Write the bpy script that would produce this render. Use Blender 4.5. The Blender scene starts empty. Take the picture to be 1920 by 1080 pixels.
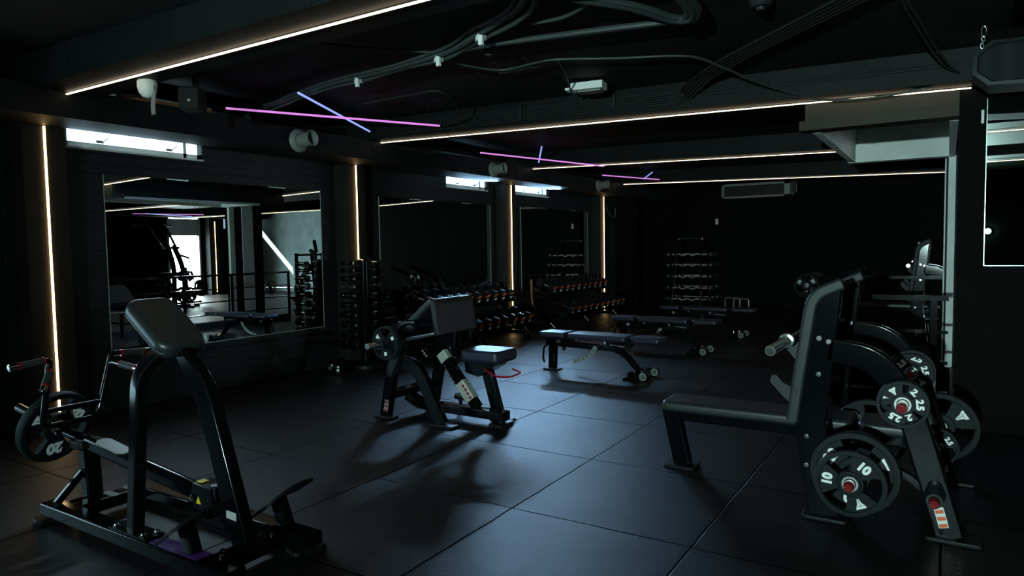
import bpy, bmesh, math, random
from mathutils import Vector as V, Matrix as Mx
random.seed(7)
SC = bpy.context.scene
COL = SC.collection
PI = math.pi

# ---------------------------------------------------------------- materials
MATS = {}
def mat(name, col, rough=.5, metal=0, bump=0, bscale=200, spec=.5, coat=0, emit=None, es=0, vary=0, vscale=8):
    if name in MATS: return MATS[name]
    m = bpy.data.materials.new(name); m.use_nodes = True
    nt = m.node_tree; bs = nt.nodes['Principled BSDF']
    bs.inputs['Base Color'].default_value = (*col, 1)
    bs.inputs['Roughness'].default_value = rough
    bs.inputs['Metallic'].default_value = metal
    bs.inputs['Specular IOR Level'].default_value = spec
    bs.inputs['Coat Weight'].default_value = coat
    if emit:
        bs.inputs['Emission Color'].default_value = (*emit, 1)
        bs.inputs['Emission Strength'].default_value = es
    tc = None
    if bump or vary:
        tc = nt.nodes.new('ShaderNodeNewGeometry')
    if bump:
        n = nt.nodes.new('ShaderNodeTexNoise'); n.inputs['Scale'].default_value = bscale; n.inputs['Detail'].default_value = 4
        nt.links.new(tc.outputs['Position'], n.inputs['Vector'])
        b = nt.nodes.new('ShaderNodeBump'); b.inputs['Strength'].default_value = bump; b.inputs['Distance'].default_value = .004
        nt.links.new(n.outputs['Fac'], b.inputs['Height']); nt.links.new(b.outputs['Normal'], bs.inputs['Normal'])
    if vary:
        n2 = nt.nodes.new('ShaderNodeTexNoise'); n2.inputs['Scale'].default_value = vscale; n2.inputs['Detail'].default_value = 5
        nt.links.new(tc.outputs['Position'], n2.inputs['Vector'])
        r = nt.nodes.new('ShaderNodeValToRGB')
        r.color_ramp.elements[0].position = .3; r.color_ramp.elements[1].position = .75
        r.color_ramp.elements[0].color = (*[c*(1-vary) for c in col], 1)
        r.color_ramp.elements[1].color = (*[min(1, c*(1+vary)) for c in col], 1)
        nt.links.new(n2.outputs['Fac'], r.inputs['Fac']); nt.links.new(r.outputs['Color'], bs.inputs['Base Color'])
    MATS[name] = m
    return m

black = mat('black_powder_coat', (.0022, .0030, .0036), .11, 0, .006, 900, .28, 0)
blackm = mat('black_satin', (.005, .006, .007), .45, 0, .02, 600, .3)
vinyl = mat('black_vinyl', (.0145, .0175, .018), .40, 0, .05, 500)
vinyl2 = mat('purple_black_vinyl', (.016, .016, .034), .40, 0, .05, 500)
greyp = mat('grey_plastic', (.0125, .0175, .0180), .5, 0, .1, 400, .3)
plater = mat('plate_rubber', (.0065, .0095, .0100), .6, 0, .1, 300, .18)
chrome = mat('chrome', (.62, .62, .60), .16, 1)
spkm = mat('speaker_frame', (.009, .014, .014), .5, 0, .05, 300, .3)
ringm = mat('dull_steel', (.30, .30, .29), .45, .8)
steel = mat('brushed_steel', (.45, .46, .45), .32, 1)
alu = mat('aluminium_sleeve', (.50, .52, .48), .4, .3)
whitem = mat('white_marking', (.85, .86, .85), .6)
redcap = mat('red_plastic', (.17, .003, .006), .22, 0, 0, 200, .3)
redm = mat('red_anodised', (.45, .01, .03), .3, .5)
orange = mat('orange_marking', (.85, .14, .03), .55)
yellow = mat('yellow_marking', (.8, .6, .02), .5)
grip = mat('handle_grip_rubber', (.018, .02, .022), .6, 0, .2, 500)
dbm = mat('dumbbell_urethane', (.0045, .005, .008), .45, 0, .05, 300, .25)
satin = mat('satin_chrome', (.78, .78, .74), .38, .6)
wire = mat('grey_cable', (.034, .043, .041), .5, 0, .1, 200)
wire2 = mat('dark_cable', (.018, .022, .021), .5)
whitep = mat('white_plastic', (.82, .83, .80), .45)
whitepaint = mat('white_paint', (.80, .84, .80), .6, vary=.12, vscale=3)
soffshade = mat('shade_toned_soffit_board', (.007, .0075, .0075), .6, 0, .1, 60, .2)  # darker board tone, stands in for shade on the soffit underside
ductm = mat('grey_duct', (.018, .026, .024), .6)
pilm = mat('pillar_board', (.020, .0185, .0155), .55, 0, .15, 60, .2, vary=.2, vscale=2)
beamm = mat('black_board', (.0085, .0102, .0104), .55, 0, .15, 60, .14, vary=.25, vscale=2)
ceilm = mat('black_ceiling', (.010, .0115, .011), .7, 0, .2, 80, .2, vary=.25, vscale=1.5)
brown = mat('brown_board', (.036, .028, .018), .55, 0, .1, 60, .2, vary=.2, vscale=3)
timber = mat('bare_timber', (.22, .09, .035), .7, 0, .2, 80, vary=.3, vscale=12)
mirror_m = mat('mirror_silver', (.80, .87, .84), .0, 1)
edge_m = mat('mirror_edge', (.55, .65, .60), .25, .3)
concrete = mat('raw_concrete', (.25, .36, .37), .8, 0, .3, 40, vary=.25, vscale=2)
wallblack = mat('black_plaster', (.0022, .0026, .0026), .85, 0, .2, 60, .12, vary=.2, vscale=2)
conduit_m = mat('conduit', (.016, .020, .019), .5, 0, 0, 200, .25)
acm = mat('ac_metal', (.22, .24, .22), .45)
dark = mat('dark_void', (.003, .003, .003), .8)
tagm = mat('sticker_white', (.55, .55, .52), .5)
purplem = mat('purple_label', (.10, .03, .22), .4)
led = mat('led_warm', (1, .8, .6), .4, emit=(1, .80, .55), es=3.8)
ledw = mat('led_warm_wall', (1, .8, .6), .4, emit=(1, .66, .30), es=7.0)
ledm = mat('led_magenta', (1, .2, .9), .4, emit=(.85, .30, .88), es=.75)
ledb = mat('led_blue', (.3, .4, 1), .4, emit=(.32, .42, 1.0), es=1.05)
dayl = mat('daylight_glass', (.8, .9, 1), .3, emit=(.60, .85, 1.0), es=9)
dayl3 = mat('daylight_high_glass', (.8, .9, 1), .3, emit=(.42, .72, 1.0), es=9)
dayd = mat('daylight_door_glass', (.8, .9, 1), .3, emit=(.80, .95, 1.0), es=32)
fillr = mat('rear_fill_glass', (.8, .9, 1), .3, emit=(.55, .86, 1.0), es=.4)  # dim glow of the added fill window behind the camera
dayl2 = mat('daylight_side_door_glass', (.8, .9, 1), .3, emit=(.50, .84, 1.0), es=6)
greenled = mat('green_white_lamp', (.8, 1, .9), .4, emit=(.64, 1, .95), es=350)
greenled2 = mat('small_green_lamp', (.8, 1, .9), .4, emit=(.45, 1, .70), es=90)

def floor_mat():
    m = bpy.data.materials.new('rubber_tile_floor'); m.use_nodes = True
    nt = m.node_tree; N = nt.nodes; L = nt.links; bs = N['Principled BSDF']
    g = N.new('ShaderNodeNewGeometry'); s = N.new('ShaderNodeSeparateXYZ'); L.new(g.outputs['Position'], s.inputs[0])
    def mth(op, a, b=None):
        n = N.new('ShaderNodeMath'); n.operation = op
        for i, v in enumerate((a, b)):
            if v is None: continue
            if isinstance(v, (int, float)): n.inputs[i].default_value = v
            else: L.new(v, n.inputs[i])
        return n.outputs[0]
    wob = N.new('ShaderNodeTexNoise'); wob.inputs['Scale'].default_value = 3; L.new(g.outputs['Position'], wob.inputs['Vector'])
    w = mth('MULTIPLY', mth('SUBTRACT', wob.outputs['Fac'], .5), .02)
    x = mth('ADD', s.outputs['X'], mth('ADD', w, 100.0)); y = mth('ADD', s.outputs['Y'], mth('ADD', w, 100.0 - .14))
    def joint(v):
        f = mth('FRACT', v); d = mth('MINIMUM', f, mth('SUBTRACT', 1.0, f))
        return d
    d = mth('MINIMUM', joint(x), joint(y))
    j = N.new('ShaderNodeMapRange'); j.inputs['From Min'].default_value = .002; j.inputs['From Max'].default_value = .007
    L.new(d, j.inputs['Value'])
    cell = N.new('ShaderNodeCombineXYZ'); L.new(mth('FLOOR', x), cell.inputs[0]); L.new(mth('FLOOR', y), cell.inputs[1])
    wn = N.new('ShaderNodeTexWhiteNoise'); wn.noise_dimensions = '2D'; L.new(cell.outputs[0], wn.inputs['Vector'])
    sp = N.new('ShaderNodeTexNoise'); sp.inputs['Scale'].default_value = 190; sp.inputs['Detail'].default_value = 2; L.new(g.outputs['Position'], sp.inputs['Vector'])
    big = N.new('ShaderNodeTexNoise'); big.inputs['Scale'].default_value = 2.2; big.inputs['Detail'].default_value = 4; L.new(g.outputs['Position'], big.inputs['Vector'])
    val = mth('ADD', mth('MULTIPLY', wn.outputs['Value'], .003), mth('ADD', mth('MULTIPLY', sp.outputs['Fac'], .007), mth('MULTIPLY', big.outputs['Fac'], .0045)))
    val = mth('MULTIPLY', mth('ADD', val, .0005), j.outputs[0])
    c = N.new('ShaderNodeCombineColor'); L.new(mth('MULTIPLY', val, .90), c.inputs[0]); L.new(val, c.inputs[1]); L.new(mth('MULTIPLY', val, 1.08), c.inputs[2])
    L.new(c.outputs[0], bs.inputs['Base Color'])
    ro = mth('ADD', mth('MULTIPLY', big.outputs['Fac'], .12), mth('ADD', mth('MULTIPLY', wn.outputs['Value'], .03), .33))
    L.new(ro, bs.inputs['Roughness'])
    L.new(mth('MULTIPLY', j.outputs[0], .32), bs.inputs['Specular IOR Level'])
    b1 = N.new('ShaderNodeBump'); b1.inputs['Strength'].default_value = .75; b1.inputs['Distance'].default_value = .003
    L.new(sp.outputs['Fac'], b1.inputs['Height'])
    b2 = N.new('ShaderNodeBump'); b2.inputs['Strength'].default_value = .8; b2.inputs['Distance'].default_value = .004
    L.new(j.outputs[0], b2.inputs['Height']); L.new(b1.outputs['Normal'], b2.inputs['Normal'])
    L.new(b2.outputs['Normal'], bs.inputs['Normal'])
    return m
floorm = floor_mat()

def brick_mat():
    m = bpy.data.materials.new('black_painted_brick'); m.use_nodes = True
    nt = m.node_tree; N = nt.nodes; L = nt.links; bs = N['Principled BSDF']
    g = N.new('ShaderNodeNewGeometry'); s = N.new('ShaderNodeSeparateXYZ'); L.new(g.outputs['Position'], s.inputs[0])
    a = N.new('ShaderNodeMath'); a.operation = 'ADD'; L.new(s.outputs['X'], a.inputs[0]); L.new(s.outputs['Y'], a.inputs[1])
    c = N.new('ShaderNodeCombineXYZ'); L.new(a.outputs[0], c.inputs[0]); L.new(s.outputs['Z'], c.inputs[1])
    b = N.new('ShaderNodeTexBrick'); L.new(c.outputs[0], b.inputs['Vector'])
    b.inputs['Scale'].default_value = 1; b.inputs['Brick Width'].default_value = .235; b.inputs['Row Height'].default_value = .086
    b.inputs['Mortar Size'].default_value = .008; b.inputs['Mortar Smooth'].default_value = .6
    b.inputs['Color1'].default_value = (.0095, .0125, .0135, 1); b.inputs['Color2'].default_value = (.0125, .0160, .0172, 1); b.inputs['Mortar'].default_value = (.0070, .0090, .0098, 1)
    L.new(b.outputs['Color'], bs.inputs['Base Color']); bs.inputs['Roughness'].default_value = .48; bs.inputs['Specular IOR Level'].default_value = .3
    n = N.new('ShaderNodeTexNoise'); n.inputs['Scale'].default_value = 45; L.new(g.outputs['Position'], n.inputs['Vector'])
    mm = N.new('ShaderNodeMath'); mm.operation = 'SUBTRACT'; L.new(n.outputs['Fac'], mm.inputs[0]); L.new(b.outputs['Fac'], mm.inputs[1])
    bu = N.new('ShaderNodeBump'); bu.inputs['Strength'].default_value = .5; bu.inputs['Distance'].default_value = .006
    L.new(mm.outputs[0], bu.inputs['Height']); L.new(bu.outputs['Normal'], bs.inputs['Normal'])
    return m
brick = brick_mat()

def mesh_mat():
    m = bpy.data.materials.new('perforated_grille'); m.use_nodes = True
    nt = m.node_tree; N = nt.nodes; L = nt.links; bs = N['Principled BSDF']
    g = N.new('ShaderNodeNewGeometry'); v = N.new('ShaderNodeTexVoronoi'); v.inputs['Scale'].default_value = 170; v.inputs['Randomness'].default_value = 0
    L.new(g.outputs['Position'], v.inputs['Vector'])
    r = N.new('ShaderNodeValToRGB'); r.color_ramp.elements[0].position = .35; r.color_ramp.elements[1].position = .5
    r.color_ramp.elements[0].color = (.002, .002, .002, 1); r.color_ramp.elements[1].color = (.010, .014, .014, 1)
    L.new(v.outputs['Distance'], r.inputs['Fac']); L.new(r.outputs['Color'], bs.inputs['Base Color']); bs.inputs['Roughness'].default_value = .6; bs.inputs['Specular IOR Level'].default_value = .12
    return m
grille = mesh_mat()

# ---------------------------------------------------------------- mesh helpers
def rrect(w, h, r=.008, n=3):
    r = min(r, w*.499, h*.499); pts = []
    for cx, cy, a0 in ((w/2-r, h/2-r, 0), (-w/2+r, h/2-r, PI/2), (-w/2+r, -h/2+r, PI), (w/2-r, -h/2+r, 1.5*PI)):
        for k in range(n+1):
            a = a0 + k*PI/2/n; pts.append((cx+r*math.cos(a), cy+r*math.sin(a)))
    return pts
def circ(r, n=12): return [(r*math.cos(2*PI*k/n), r*math.sin(2*PI*k/n)) for k in range(n)]
def fillet(path, r, n=6):
    P = [V(p) for p in path]; out = [P[0]]
    for i in range(1, len(P)-1):
        a, b, c = P[i-1], P[i], P[i+1]; u = (a-b); v = (c-b)
        rr = min(r, u.length*.48, v.length*.48); u.normalize(); v.normalize()
        p0 = b+u*rr; p1 = b+v*rr
        for k in range(n+1):
            t = k/n; out.append((1-t)**2*p0 + 2*t*(1-t)*b + t*t*p1)
    out.append(P[-1]); return out
def catmull(path, n=6):
    P = [V(p) for p in path]; P = [2*P[0]-P[1]] + P + [2*P[-1]-P[-2]]; out = []
    for i in range(1, len(P)-2):
        a, b, c, d = P[i-1:i+3]
        for k in range(n):
            t = k/n
            out.append(.5*((2*b)+(c-a)*t+(2*a-5*b+4*c-d)*t*t+(3*b-a-3*c+d)*t**3))
    out.append(P[-2]); return out
def axis_mat(o, z, x=None):
    z = V(z).normalized()
    h = V(x) if x else (V((0, 0, 1)) if abs(z.z) < .9 else V((1, 0, 0)))
    xx = (h - z*h.dot(z)).normalized(); yy = z.cross(xx)
    m = Mx((xx, yy, z)).transposed().to_4x4(); m.translation = V(o); return m

class B:
    def __init__(s): s.bm = bmesh.new()
    def _f(s, vs):
        try: s.bm.faces.new(vs)
        except ValueError: pass
    def ring(s, pts): return [s.bm.verts.new(p) for p in pts]
    def skin(s, rings, cap=True, loop=False):
        k = len(rings)
        for i in range(k if loop else k-1):
            a, b = rings[i], rings[(i+1) % k]; n = len(a)
            for j in range(n): s._f((a[j], a[(j+1) % n], b[(j+1) % n], b[j]))
        if cap and not loop:
            s._f(list(reversed(rings[0]))); s._f(rings[-1])
        return s
    def sweep(s, path, prof, up=(0, 0, 1), cap=True, scale=None):
        P = [V(p) for p in path]; up = V(up); R = []
        for i, p in enumerate(P):
            t = (P[min(i+1, len(P)-1)] - P[max(i-1, 0)]).normalized()
            sd = t.cross(up)
            if sd.length < 1e-3: sd = t.cross(V((1, 0, 0)))
            sd.normalize(); u = sd.cross(t).normalized(); k = scale[i] if scale else 1
            R.append(s.ring([p + sd*a*k + u*b*k for a, b in prof]))
        return s.skin(R, cap)
    def tube(s, path, r, n=10): 
        P = [V(p) for p in path]; d = P[-1]-P[0]
        up = V((0, 0, 1)) if abs(d.normalized().z) < .8 else V((0, 1, 0)) if abs(d.normalized().y) < .5 else V((1, 0, 0))
        return s.sweep(P, circ(r, n), up)
    def wire(s, path, r, n=6):
        # parallel transport tube for wandering paths
        P = [V(p) for p in path]; t0 = (P[1]-P[0]).normalized(); u = t0.orthogonal().normalized(); R = []
        for i, p in enumerate(P):
            t = (P[min(i+1, len(P)-1)] - P[max(i-1, 0)]).normalized(); u = (u - t*u.dot(t)).normalized(); w = t.cross(u)
            R.append(s.ring([p + u*a + w*b for a, b in circ(r, n)]))
        return s.skin(R)
    def cyl(s, a, b, r, n=20, r2=None):
        a = V(a); b = V(b); m = axis_mat(a, b-a); h = (b-a).length; r2 = r if r2 is None else r2
        R = [s.ring([m @ V((x, y, 0)) for x, y in circ(r, n)]), s.ring([m @ V((x, y, h)) for x, y in circ(r2, n)])]
        return s.skin(R)
    def lathe(s, prof, o, ax=(0, 0, 1), n=32, loop=False):
        m = axis_mat(o, ax)
        R = [s.ring([m @ V((r*math.cos(2*PI*k/n), r*math.sin(2*PI*k/n), h)) for k in range(n)]) for r, h in prof]
        return s.skin(R, True, loop)
    def box(s, c, d, rot=None):
        c = V(c); d = V(d)/2
        m = rot or Mx.Identity(3)
        def P(x, y, z): return c + m @ V((x*d.x, y*d.y, z*d.z))
        R = [s.ring([P(-1, -1, z), P(1, -1, z), P(1, 1, z), P(-1, 1, z)]) for z in (-1, 1)]
        return s.skin(R)
    def span(s, a, b): 
        a = V(a); b = V(b); return s.box((a+b)/2, [abs(x) for x in (b-a)])
    def hexa(s, bot, top): return s.skin([s.ring(bot), s.ring(top)])
    def prism(s, pts, h0, h1, m):
        return s.skin([s.ring([m @ V((x, y, h)) for x, y in pts]) for h in (h0, h1)])
    def slab(s, L, W, T, rc, re, m, n=5, ne=4):
        R = []; lv = []
        for k in range(ne+1):
            a = PI/2*k/ne; lv.append((re*(1-math.sin(a)), re*(1-math.cos(a))))
        for i, z in lv + [(i, T-z) for i, z in reversed(lv)]:
            R.append(s.ring([m @ V((x, y, z)) for x, y in rrect(L-2*i, W-2*i, max(rc-i, .002), n)]))
        return s.skin(R)

ORG = {}
def _mesh(b, name, m, off):
    bmesh.ops.recalc_face_normals(b.bm, faces=b.bm.faces)
    if off.length > 0: bmesh.ops.translate(b.bm, verts=b.bm.verts, vec=-off)
    me = bpy.data.meshes.new(name); b.bm.to_mesh(me); b.bm.free()
    me.materials.append(m)
    me.polygons.foreach_set('use_smooth', [True]*len(me.polygons))
    try: me.set_sharp_from_angle(angle=.7)
    except Exception: pass
    me.update(); return me
def wn(o):
    md = o.modifiers.new('weighted_normal', 'WEIGHTED_NORMAL'); md.keep_sharp = True; md.weight = 80
    return o
def tag(o, label=None, cat=None, group=None, kind=None):
    if label: o['label'] = label
    if cat: o['category'] = cat
    if group: o['group'] = group
    if kind: o['kind'] = kind
def thing(name, label, cat, loc=(0, 0, 0), group=None):
    o = bpy.data.objects.new(name, None); o.empty_display_size = .2; COL.objects.link(o); o.location = loc
    ORG[o.name] = V(loc); tag(o, label, cat, group); return o
def part(name, b, m, par, label=None):
    me = _mesh(b, name, m, ORG[par.name])
    o = bpy.data.objects.new(name, me); COL.objects.link(o); o.parent = par; wn(o)
    ORG[o.name] = ORG[par.name].copy()
    if label: o['label'] = label
    return o
def solo(name, b, m, label, cat, org=(0, 0, 0), group=None):
    me = _mesh(b, name, m, V(org)); o = bpy.data.objects.new(name, me); COL.objects.link(o); o.location = org
    ORG[o.name] = V(org); tag(o, label, cat, group); return o
def struct(name, b, m, par=None):
    me = _mesh(b, name, m, ORG[par.name] if par else V((0, 0, 0))); o = bpy.data.objects.new(name, me); COL.objects.link(o)
    ORG[o.name] = ORG[par.name].copy() if par else V((0, 0, 0))
    if par: o.parent = par
    else: o['kind'] = 'structure'
    return o
def copy_tree(o, loc=None, rot=None, label=None, group=None, parent=None, scale=None):
    c = o.copy(); COL.objects.link(c)
    if parent: c.parent = parent
    if loc is not None: c.location = loc
    if rot is not None: c.rotation_euler = rot
    if scale is not None: c.scale = scale
    if label: c['label'] = label
    if group: c['group'] = group
    for ch in list(o.children): copy_tree(ch, parent=c)
    return c
def text_pts(body, size, m, ext=.0012, bold=.02):
    cu = bpy.data.curves.new('lettering', 'FONT'); cu.body = body; cu.size = size; cu.extrude = ext; cu.offset = bold*size
    cu.align_x = 'CENTER'; cu.align_y = 'CENTER'; cu.resolution_u = 4
    ob = bpy.data.objects.new('lettering', cu); COL.objects.link(ob)
    bpy.context.view_layer.update()
    me = bpy.data.meshes.new_from_object(ob.evaluated_get(bpy.context.evaluated_depsgraph_get()))
    bpy.data.objects.remove(ob); bpy.data.curves.remove(cu)
    me.transform(m); return me
def add_mesh(b, me): b.bm.from_mesh(me); bpy.data.meshes.remove(me); return b
def rotY(a): return Mx.Rotation(a, 3, 'Y')
# ---------------------------------------------------------------- setting
XL, XR, YB, YR = -6.4, 8.4, 16.3, -4.3
SLAB_X, SLAB_Y0, SLAB_Y1 = -1.0, 6.35, 9.6          # stair opening
def zc(x): return 2.92 - .021*(min(x, .1)+5.7)
b = B()
b.span((XL-.3, YR-.3, -.12), (XR+.3, SLAB_Y0, 0)); b.span((XL-.3, SLAB_Y1, -.12), (XR+.3, YB+.3, 0))
b.span((XL-.3, SLAB_Y0, -.12), (SLAB_X, SLAB_Y1, 0)); b.span((.05, SLAB_Y0, -.12), (XR+.3, SLAB_Y1, 0))
struct('floor', b, floorm)
b = B()
b.span((SLAB_X-.1, SLAB_Y0-.1, -1.9), (.15, SLAB_Y1+.1, -1.8))
b.span((SLAB_X-.1, SLAB_Y0-.1, -1.9), (SLAB_X, SLAB_Y1+.1, -.12)); b.span((.05, SLAB_Y0-.1, -1.9), (.15, SLAB_Y1+.1, -.12))
b.span((SLAB_X-.1, SLAB_Y0-.1, -1.9), (.15, SLAB_Y0, -.12)); b.span((SLAB_X-.1, SLAB_Y1, -1.9), (.15, SLAB_Y1+.1, -.12))
for k in range(8): b.span((SLAB_X, SLAB_Y0+.05+k*.3, -1.8), (.05, SLAB_Y0+.35+k*.3, -.2-k*.2))
struct('trim_1', b, wallblack)                        # stairwell going down
b = B()
xs = (XL-.3, .1, XR+.3)
for x0, x1 in ((xs[0], xs[1]), (xs[1], xs[2])):
    b.hexa([(x0, YR-.3, zc(x0)), (x1, YR-.3, zc(x1)), (x1, YB+.3, zc(x1)), (x0, YB+.3, zc(x0))],
           [(x0, YR-.3, 3.3), (x1, YR-.3, 3.3), (x1, YB+.3, 3.3), (x0, YB+.3, 3.3)])
struct('ceiling', b, ceilm)
# cross beams with a slight fall to the right
def beam(n, y, zl, zr, w=.225):
    b = B()
    for x0, x1, z0, z1 in ((XL, .1, zl+(zl-zr)*.12, zr), (.1, XR, zr, zr)):
        b.hexa([(x0, y-w, z0), (x1, y-w, z1), (x1, y+w, z1), (x0, y+w, z0)], [(x0, y-w, 3.2), (x1, y-w, 3.2), (x1, y+w, 3.2), (x0, y+w, 3.2)])
    x = -5.2
    while x < 8:                                       # board joints: thin cover strips on the front face
        zz = zl + (min(x, .1)+5.7)/5.8*(zr-zl)
        b.span((x, y-w-.004, zz), (x+.012, y-w+.01, zc(x)-.002)); x += 1.22
    struct('trim_%d' % n, b, beamm)
BEAMS = ((2.72, 2.665, 2.672), (6.18, 2.705, 2.565), (9.7, 2.70, 2.56), (13.35, 2.70, 2.55))
beam(2, -.8, 2.66, 2.66)
for k, a in enumerate(BEAMS): beam(3+k, *a)
# boxed soffit along the left wall
b = B()
b.span((-6.19, YR, 2.479), (-5.7, YB, 2.70))
for y in (2.93, 3.75, 5.2, 6.03, 6.42, 7.1, 8.0, 9.2, 10.2, 11.4, 12.6, 13.9, 15): b.span((-5.72, y, 2.476), (-5.694, y+.014, 2.699))
struct('trim_7', b, beamm)
b = B(); b.span((-6.19, YR, 2.475), (-5.70, YB, 2.479)); struct('trim_23', b, soffshade)  # added thin sheet, shade put into its colour against the window glow
b = B()
b.span((-6.399, YR, 2.80), (-6.05, YB, 2.86))
struct('trim_8', b, wallblack)
# left wall with high windows
WIN = ((3.0, 4.32), (8.33, 9.45), (10.31, 11.5))
WZ0, WZ1 = 2.35, 2.68
b = B()
DW0, DW1 = -.2, 1.3
b.span((XL-.2, YR, 0), (XL, DW0, WZ0)); b.span((XL-.2, DW1, 0), (XL, YB, WZ0)); b.span((XL-.2, DW0, 1.75), (XL, DW1, WZ0)); b.span((XL-.2, YR, WZ1), (XL, YB, 3.2))
y = YR
for a, c in WIN: b.span((XL-.2, y, WZ0), (XL, a, WZ1)); y = c
b.span((XL-.2, y, WZ0), (XL, YB, WZ1))
struct('wall_left', b, brick)
for k, (y0, y1) in enumerate(WIN):
    w = B(); w.span((XL-.15, y0, WZ0), (XL-.14, y1, WZ1)); wo = struct('window_%d' % (k+1), w, dayl if k == 0 else dayl3)
    f = B()
    for p, q in (((y0, WZ0), (y1, WZ0+.065)), ((y0, WZ1-.04), (y1, WZ1)), ((y0, WZ0), (y0+.05, WZ1)), ((y1-.05, WZ0), (y1, WZ1)), ((y1-.2, WZ0), (y1-.165, WZ1))):
        f.span((XL-.135, p[0], p[1]), (XL-.03, q[0], q[1]))
    f.span((XL-.05, y0-.0, WZ0-.0), (XL+.004, y1, WZ0+.018))
    struct('window_frame', f, whitep, wo)
    for yy in (y0+.32, y1-.35):
        h = B(); h.span((XL-.045, yy-.035, WZ0+.07), (XL-.02, yy+.035, WZ0+.095)); h.cyl((XL-.03, yy+.02, WZ0+.08), (XL+.02, yy+.06, WZ0+.12), .007, 8)
        struct('window_handle', h, steel, wo)
w = B(); w.span((XL-.15, DW0, .36), (XL-.14, DW1, 1.75)); do = struct('door_2', w, dayl2)
f = B()
for y in (DW0, .52, DW1-.06): f.span((XL-.13, y, 0), (XL-.02, y+.06, 1.75))
f.span((XL-.13, DW0, 1.69), (XL-.02, DW1, 1.75)); f.span((XL-.13, DW0, 0), (XL-.02, DW1, .36)); f.span((XL-.13, DW0, 1.0), (XL-.05, DW1, 1.05)); struct('door_frame', f, blackm, do)
# pilasters
PIL = (-.8, 2.765, 6.245, 9.83, 13.52)
for k, y in enumerate(PIL):
    b = B(); b.span((XL, y-.16, 0), (-6.2, y+.16, 2.475))
    struct('trim_%d' % (9+k), b, pilm)
# back wall
b = B(); b.span((XL-.2, YB, 0), (4.6, YB+.2, 3.2)); b.span((-4.72, YB-.18, 0), (-4.3, YB, 2.9)); b.span((XL, YB-.4, 0), (-6.1, YB, 2.9)); b.span((-6.1, 14.6, 0), (-5.98, 14.95, 2.5)); b.span((-6.4, 14.6, 0), (-6.1, 14.95, 2.5))
struct('wall_back', b, wallblack)
b = B(); b.span((4.6, YB, 0), (XR+.2, YB+.2, 3.2)); struct('wall_back_concrete', b, concrete)
# rear wall behind the camera, with an unseen glowing window added for fill light
b = B(); b.span((XL-.2, YR-.2, 0), (-4.9, YR, 3.2)); b.span((-2.3, YR-.2, 0), (3.2, YR, 3.2)); b.span((-4.9, YR-.2, 0), (-2.3, YR, .9)); b.span((-4.9, YR-.2, 2.3), (-2.3, YR, 3.2))
struct('wall_rear', b, wallblack)
w = B(); w.span((-4.9, YR-.15, .9), (-2.3, YR-.14, 2.3)); wo = struct('window_5', w, fillr)
f = B()
for x in (-4.9, -4.05, -3.2, -2.36): f.span((x, YR-.13, .9), (x+.06, YR, 2.3))
f.span((-4.9, YR-.13, .9), (-2.3, YR, .96)); f.span((-4.9, YR-.13, 2.24), (-2.3, YR, 2.3))
struct('window_frame', f, blackm, wo)
# right side, near part
b = B(); b.span((3.0, YR, 0), (3.2, 6.2, 3.2)); struct('wall_right', b, wallblack)
b = B(); b.span((.06, 6.2, 0), (XR+.2, 6.36, 3.2)); struct('wall_partition', b, wallblack)
b = B(); b.span((.055, 6.185, 0), (.9, 6.2, .07)); struct('baseboard_partition', b, wallblack)
# far right wing: wall with a glazed door and a high window
b = B()
D0, D1 = 12.9, 14.05
H0, H1 = 14.95, 16.2
b.span((XR, 6.36, 0), (XR+.2, D0, 3.2)); b.span((XR, D0, 2.66), (XR+.2, D1, 3.2)); b.span((XR, D1, 0), (XR+.2, H0, 3.2))
b.span((XR, H0, 0), (XR+.2, H1, 2.22)); b.span((XR, H0, 2.62), (XR+.2, H1, 3.2)); b.span((XR, H1, 0), (XR+.2, YB, 3.2))
struct('wall_right_wing', b, wallblack)
w = B(); w.span((XR+.09, D0, 0), (XR+.1, D1, 2.02)); w.span((XR+.09, D0, 2.52), (XR+.1, D1, 2.66)); do = struct('door_1', w, dayd)
f = B(); f.span((XR+.05, D0, 2.0), (XR+.12, D1, 2.52)); struct('door_panel', f, whitepaint, do)
f = B(); f.span((XR-.02, D0, 0), (XR+.12, D0+.06, 2.66)); f.span((XR-.02, D1-.06, 0), (XR+.12, D1, 2.66)); f.span((XR-.02, D0, 2.49), (XR+.13, D1, 2.53)); f.span((XR-.02, D0, 1.98), (XR+.13, D1, 2.03)); struct('door_frame', f, whitepaint, do)
f = B()
for p, q in (((H0, 2.22), (H1, 2.24)), ((H0, 2.60), (H1, 2.62)), ((H0, 2.22), (H0+.03, 2.62)), ((H1-.03, 2.22), (H1, 2.62))): f.span((XR+.05, p[0], p[1]), (XR+.12, q[0], q[1]))
struct('window_6', f, whitep)
b = B(); b.span((8.1, 14.2, 0), (XR, 14.6, 2.56)); b.span((7.75, 6.36, 2.56), (XR, YB, 2.70)); struct('trim_14', b, beamm)
# row of posts on the X = 0 line and the stair bulkhead between beams
b = B(); b.span((-.02, 9.28, 0), (.3, 9.97, 2.58)); struct('trim_15', b, beamm)
b = B(); b.span((.0, 9.17, 0), (.07, 9.28, 2.38)); b.span((-.035, 9.45, 0), (-.02, 9.72, 2.56)); struct('trim_16', b, whitepaint)
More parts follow.
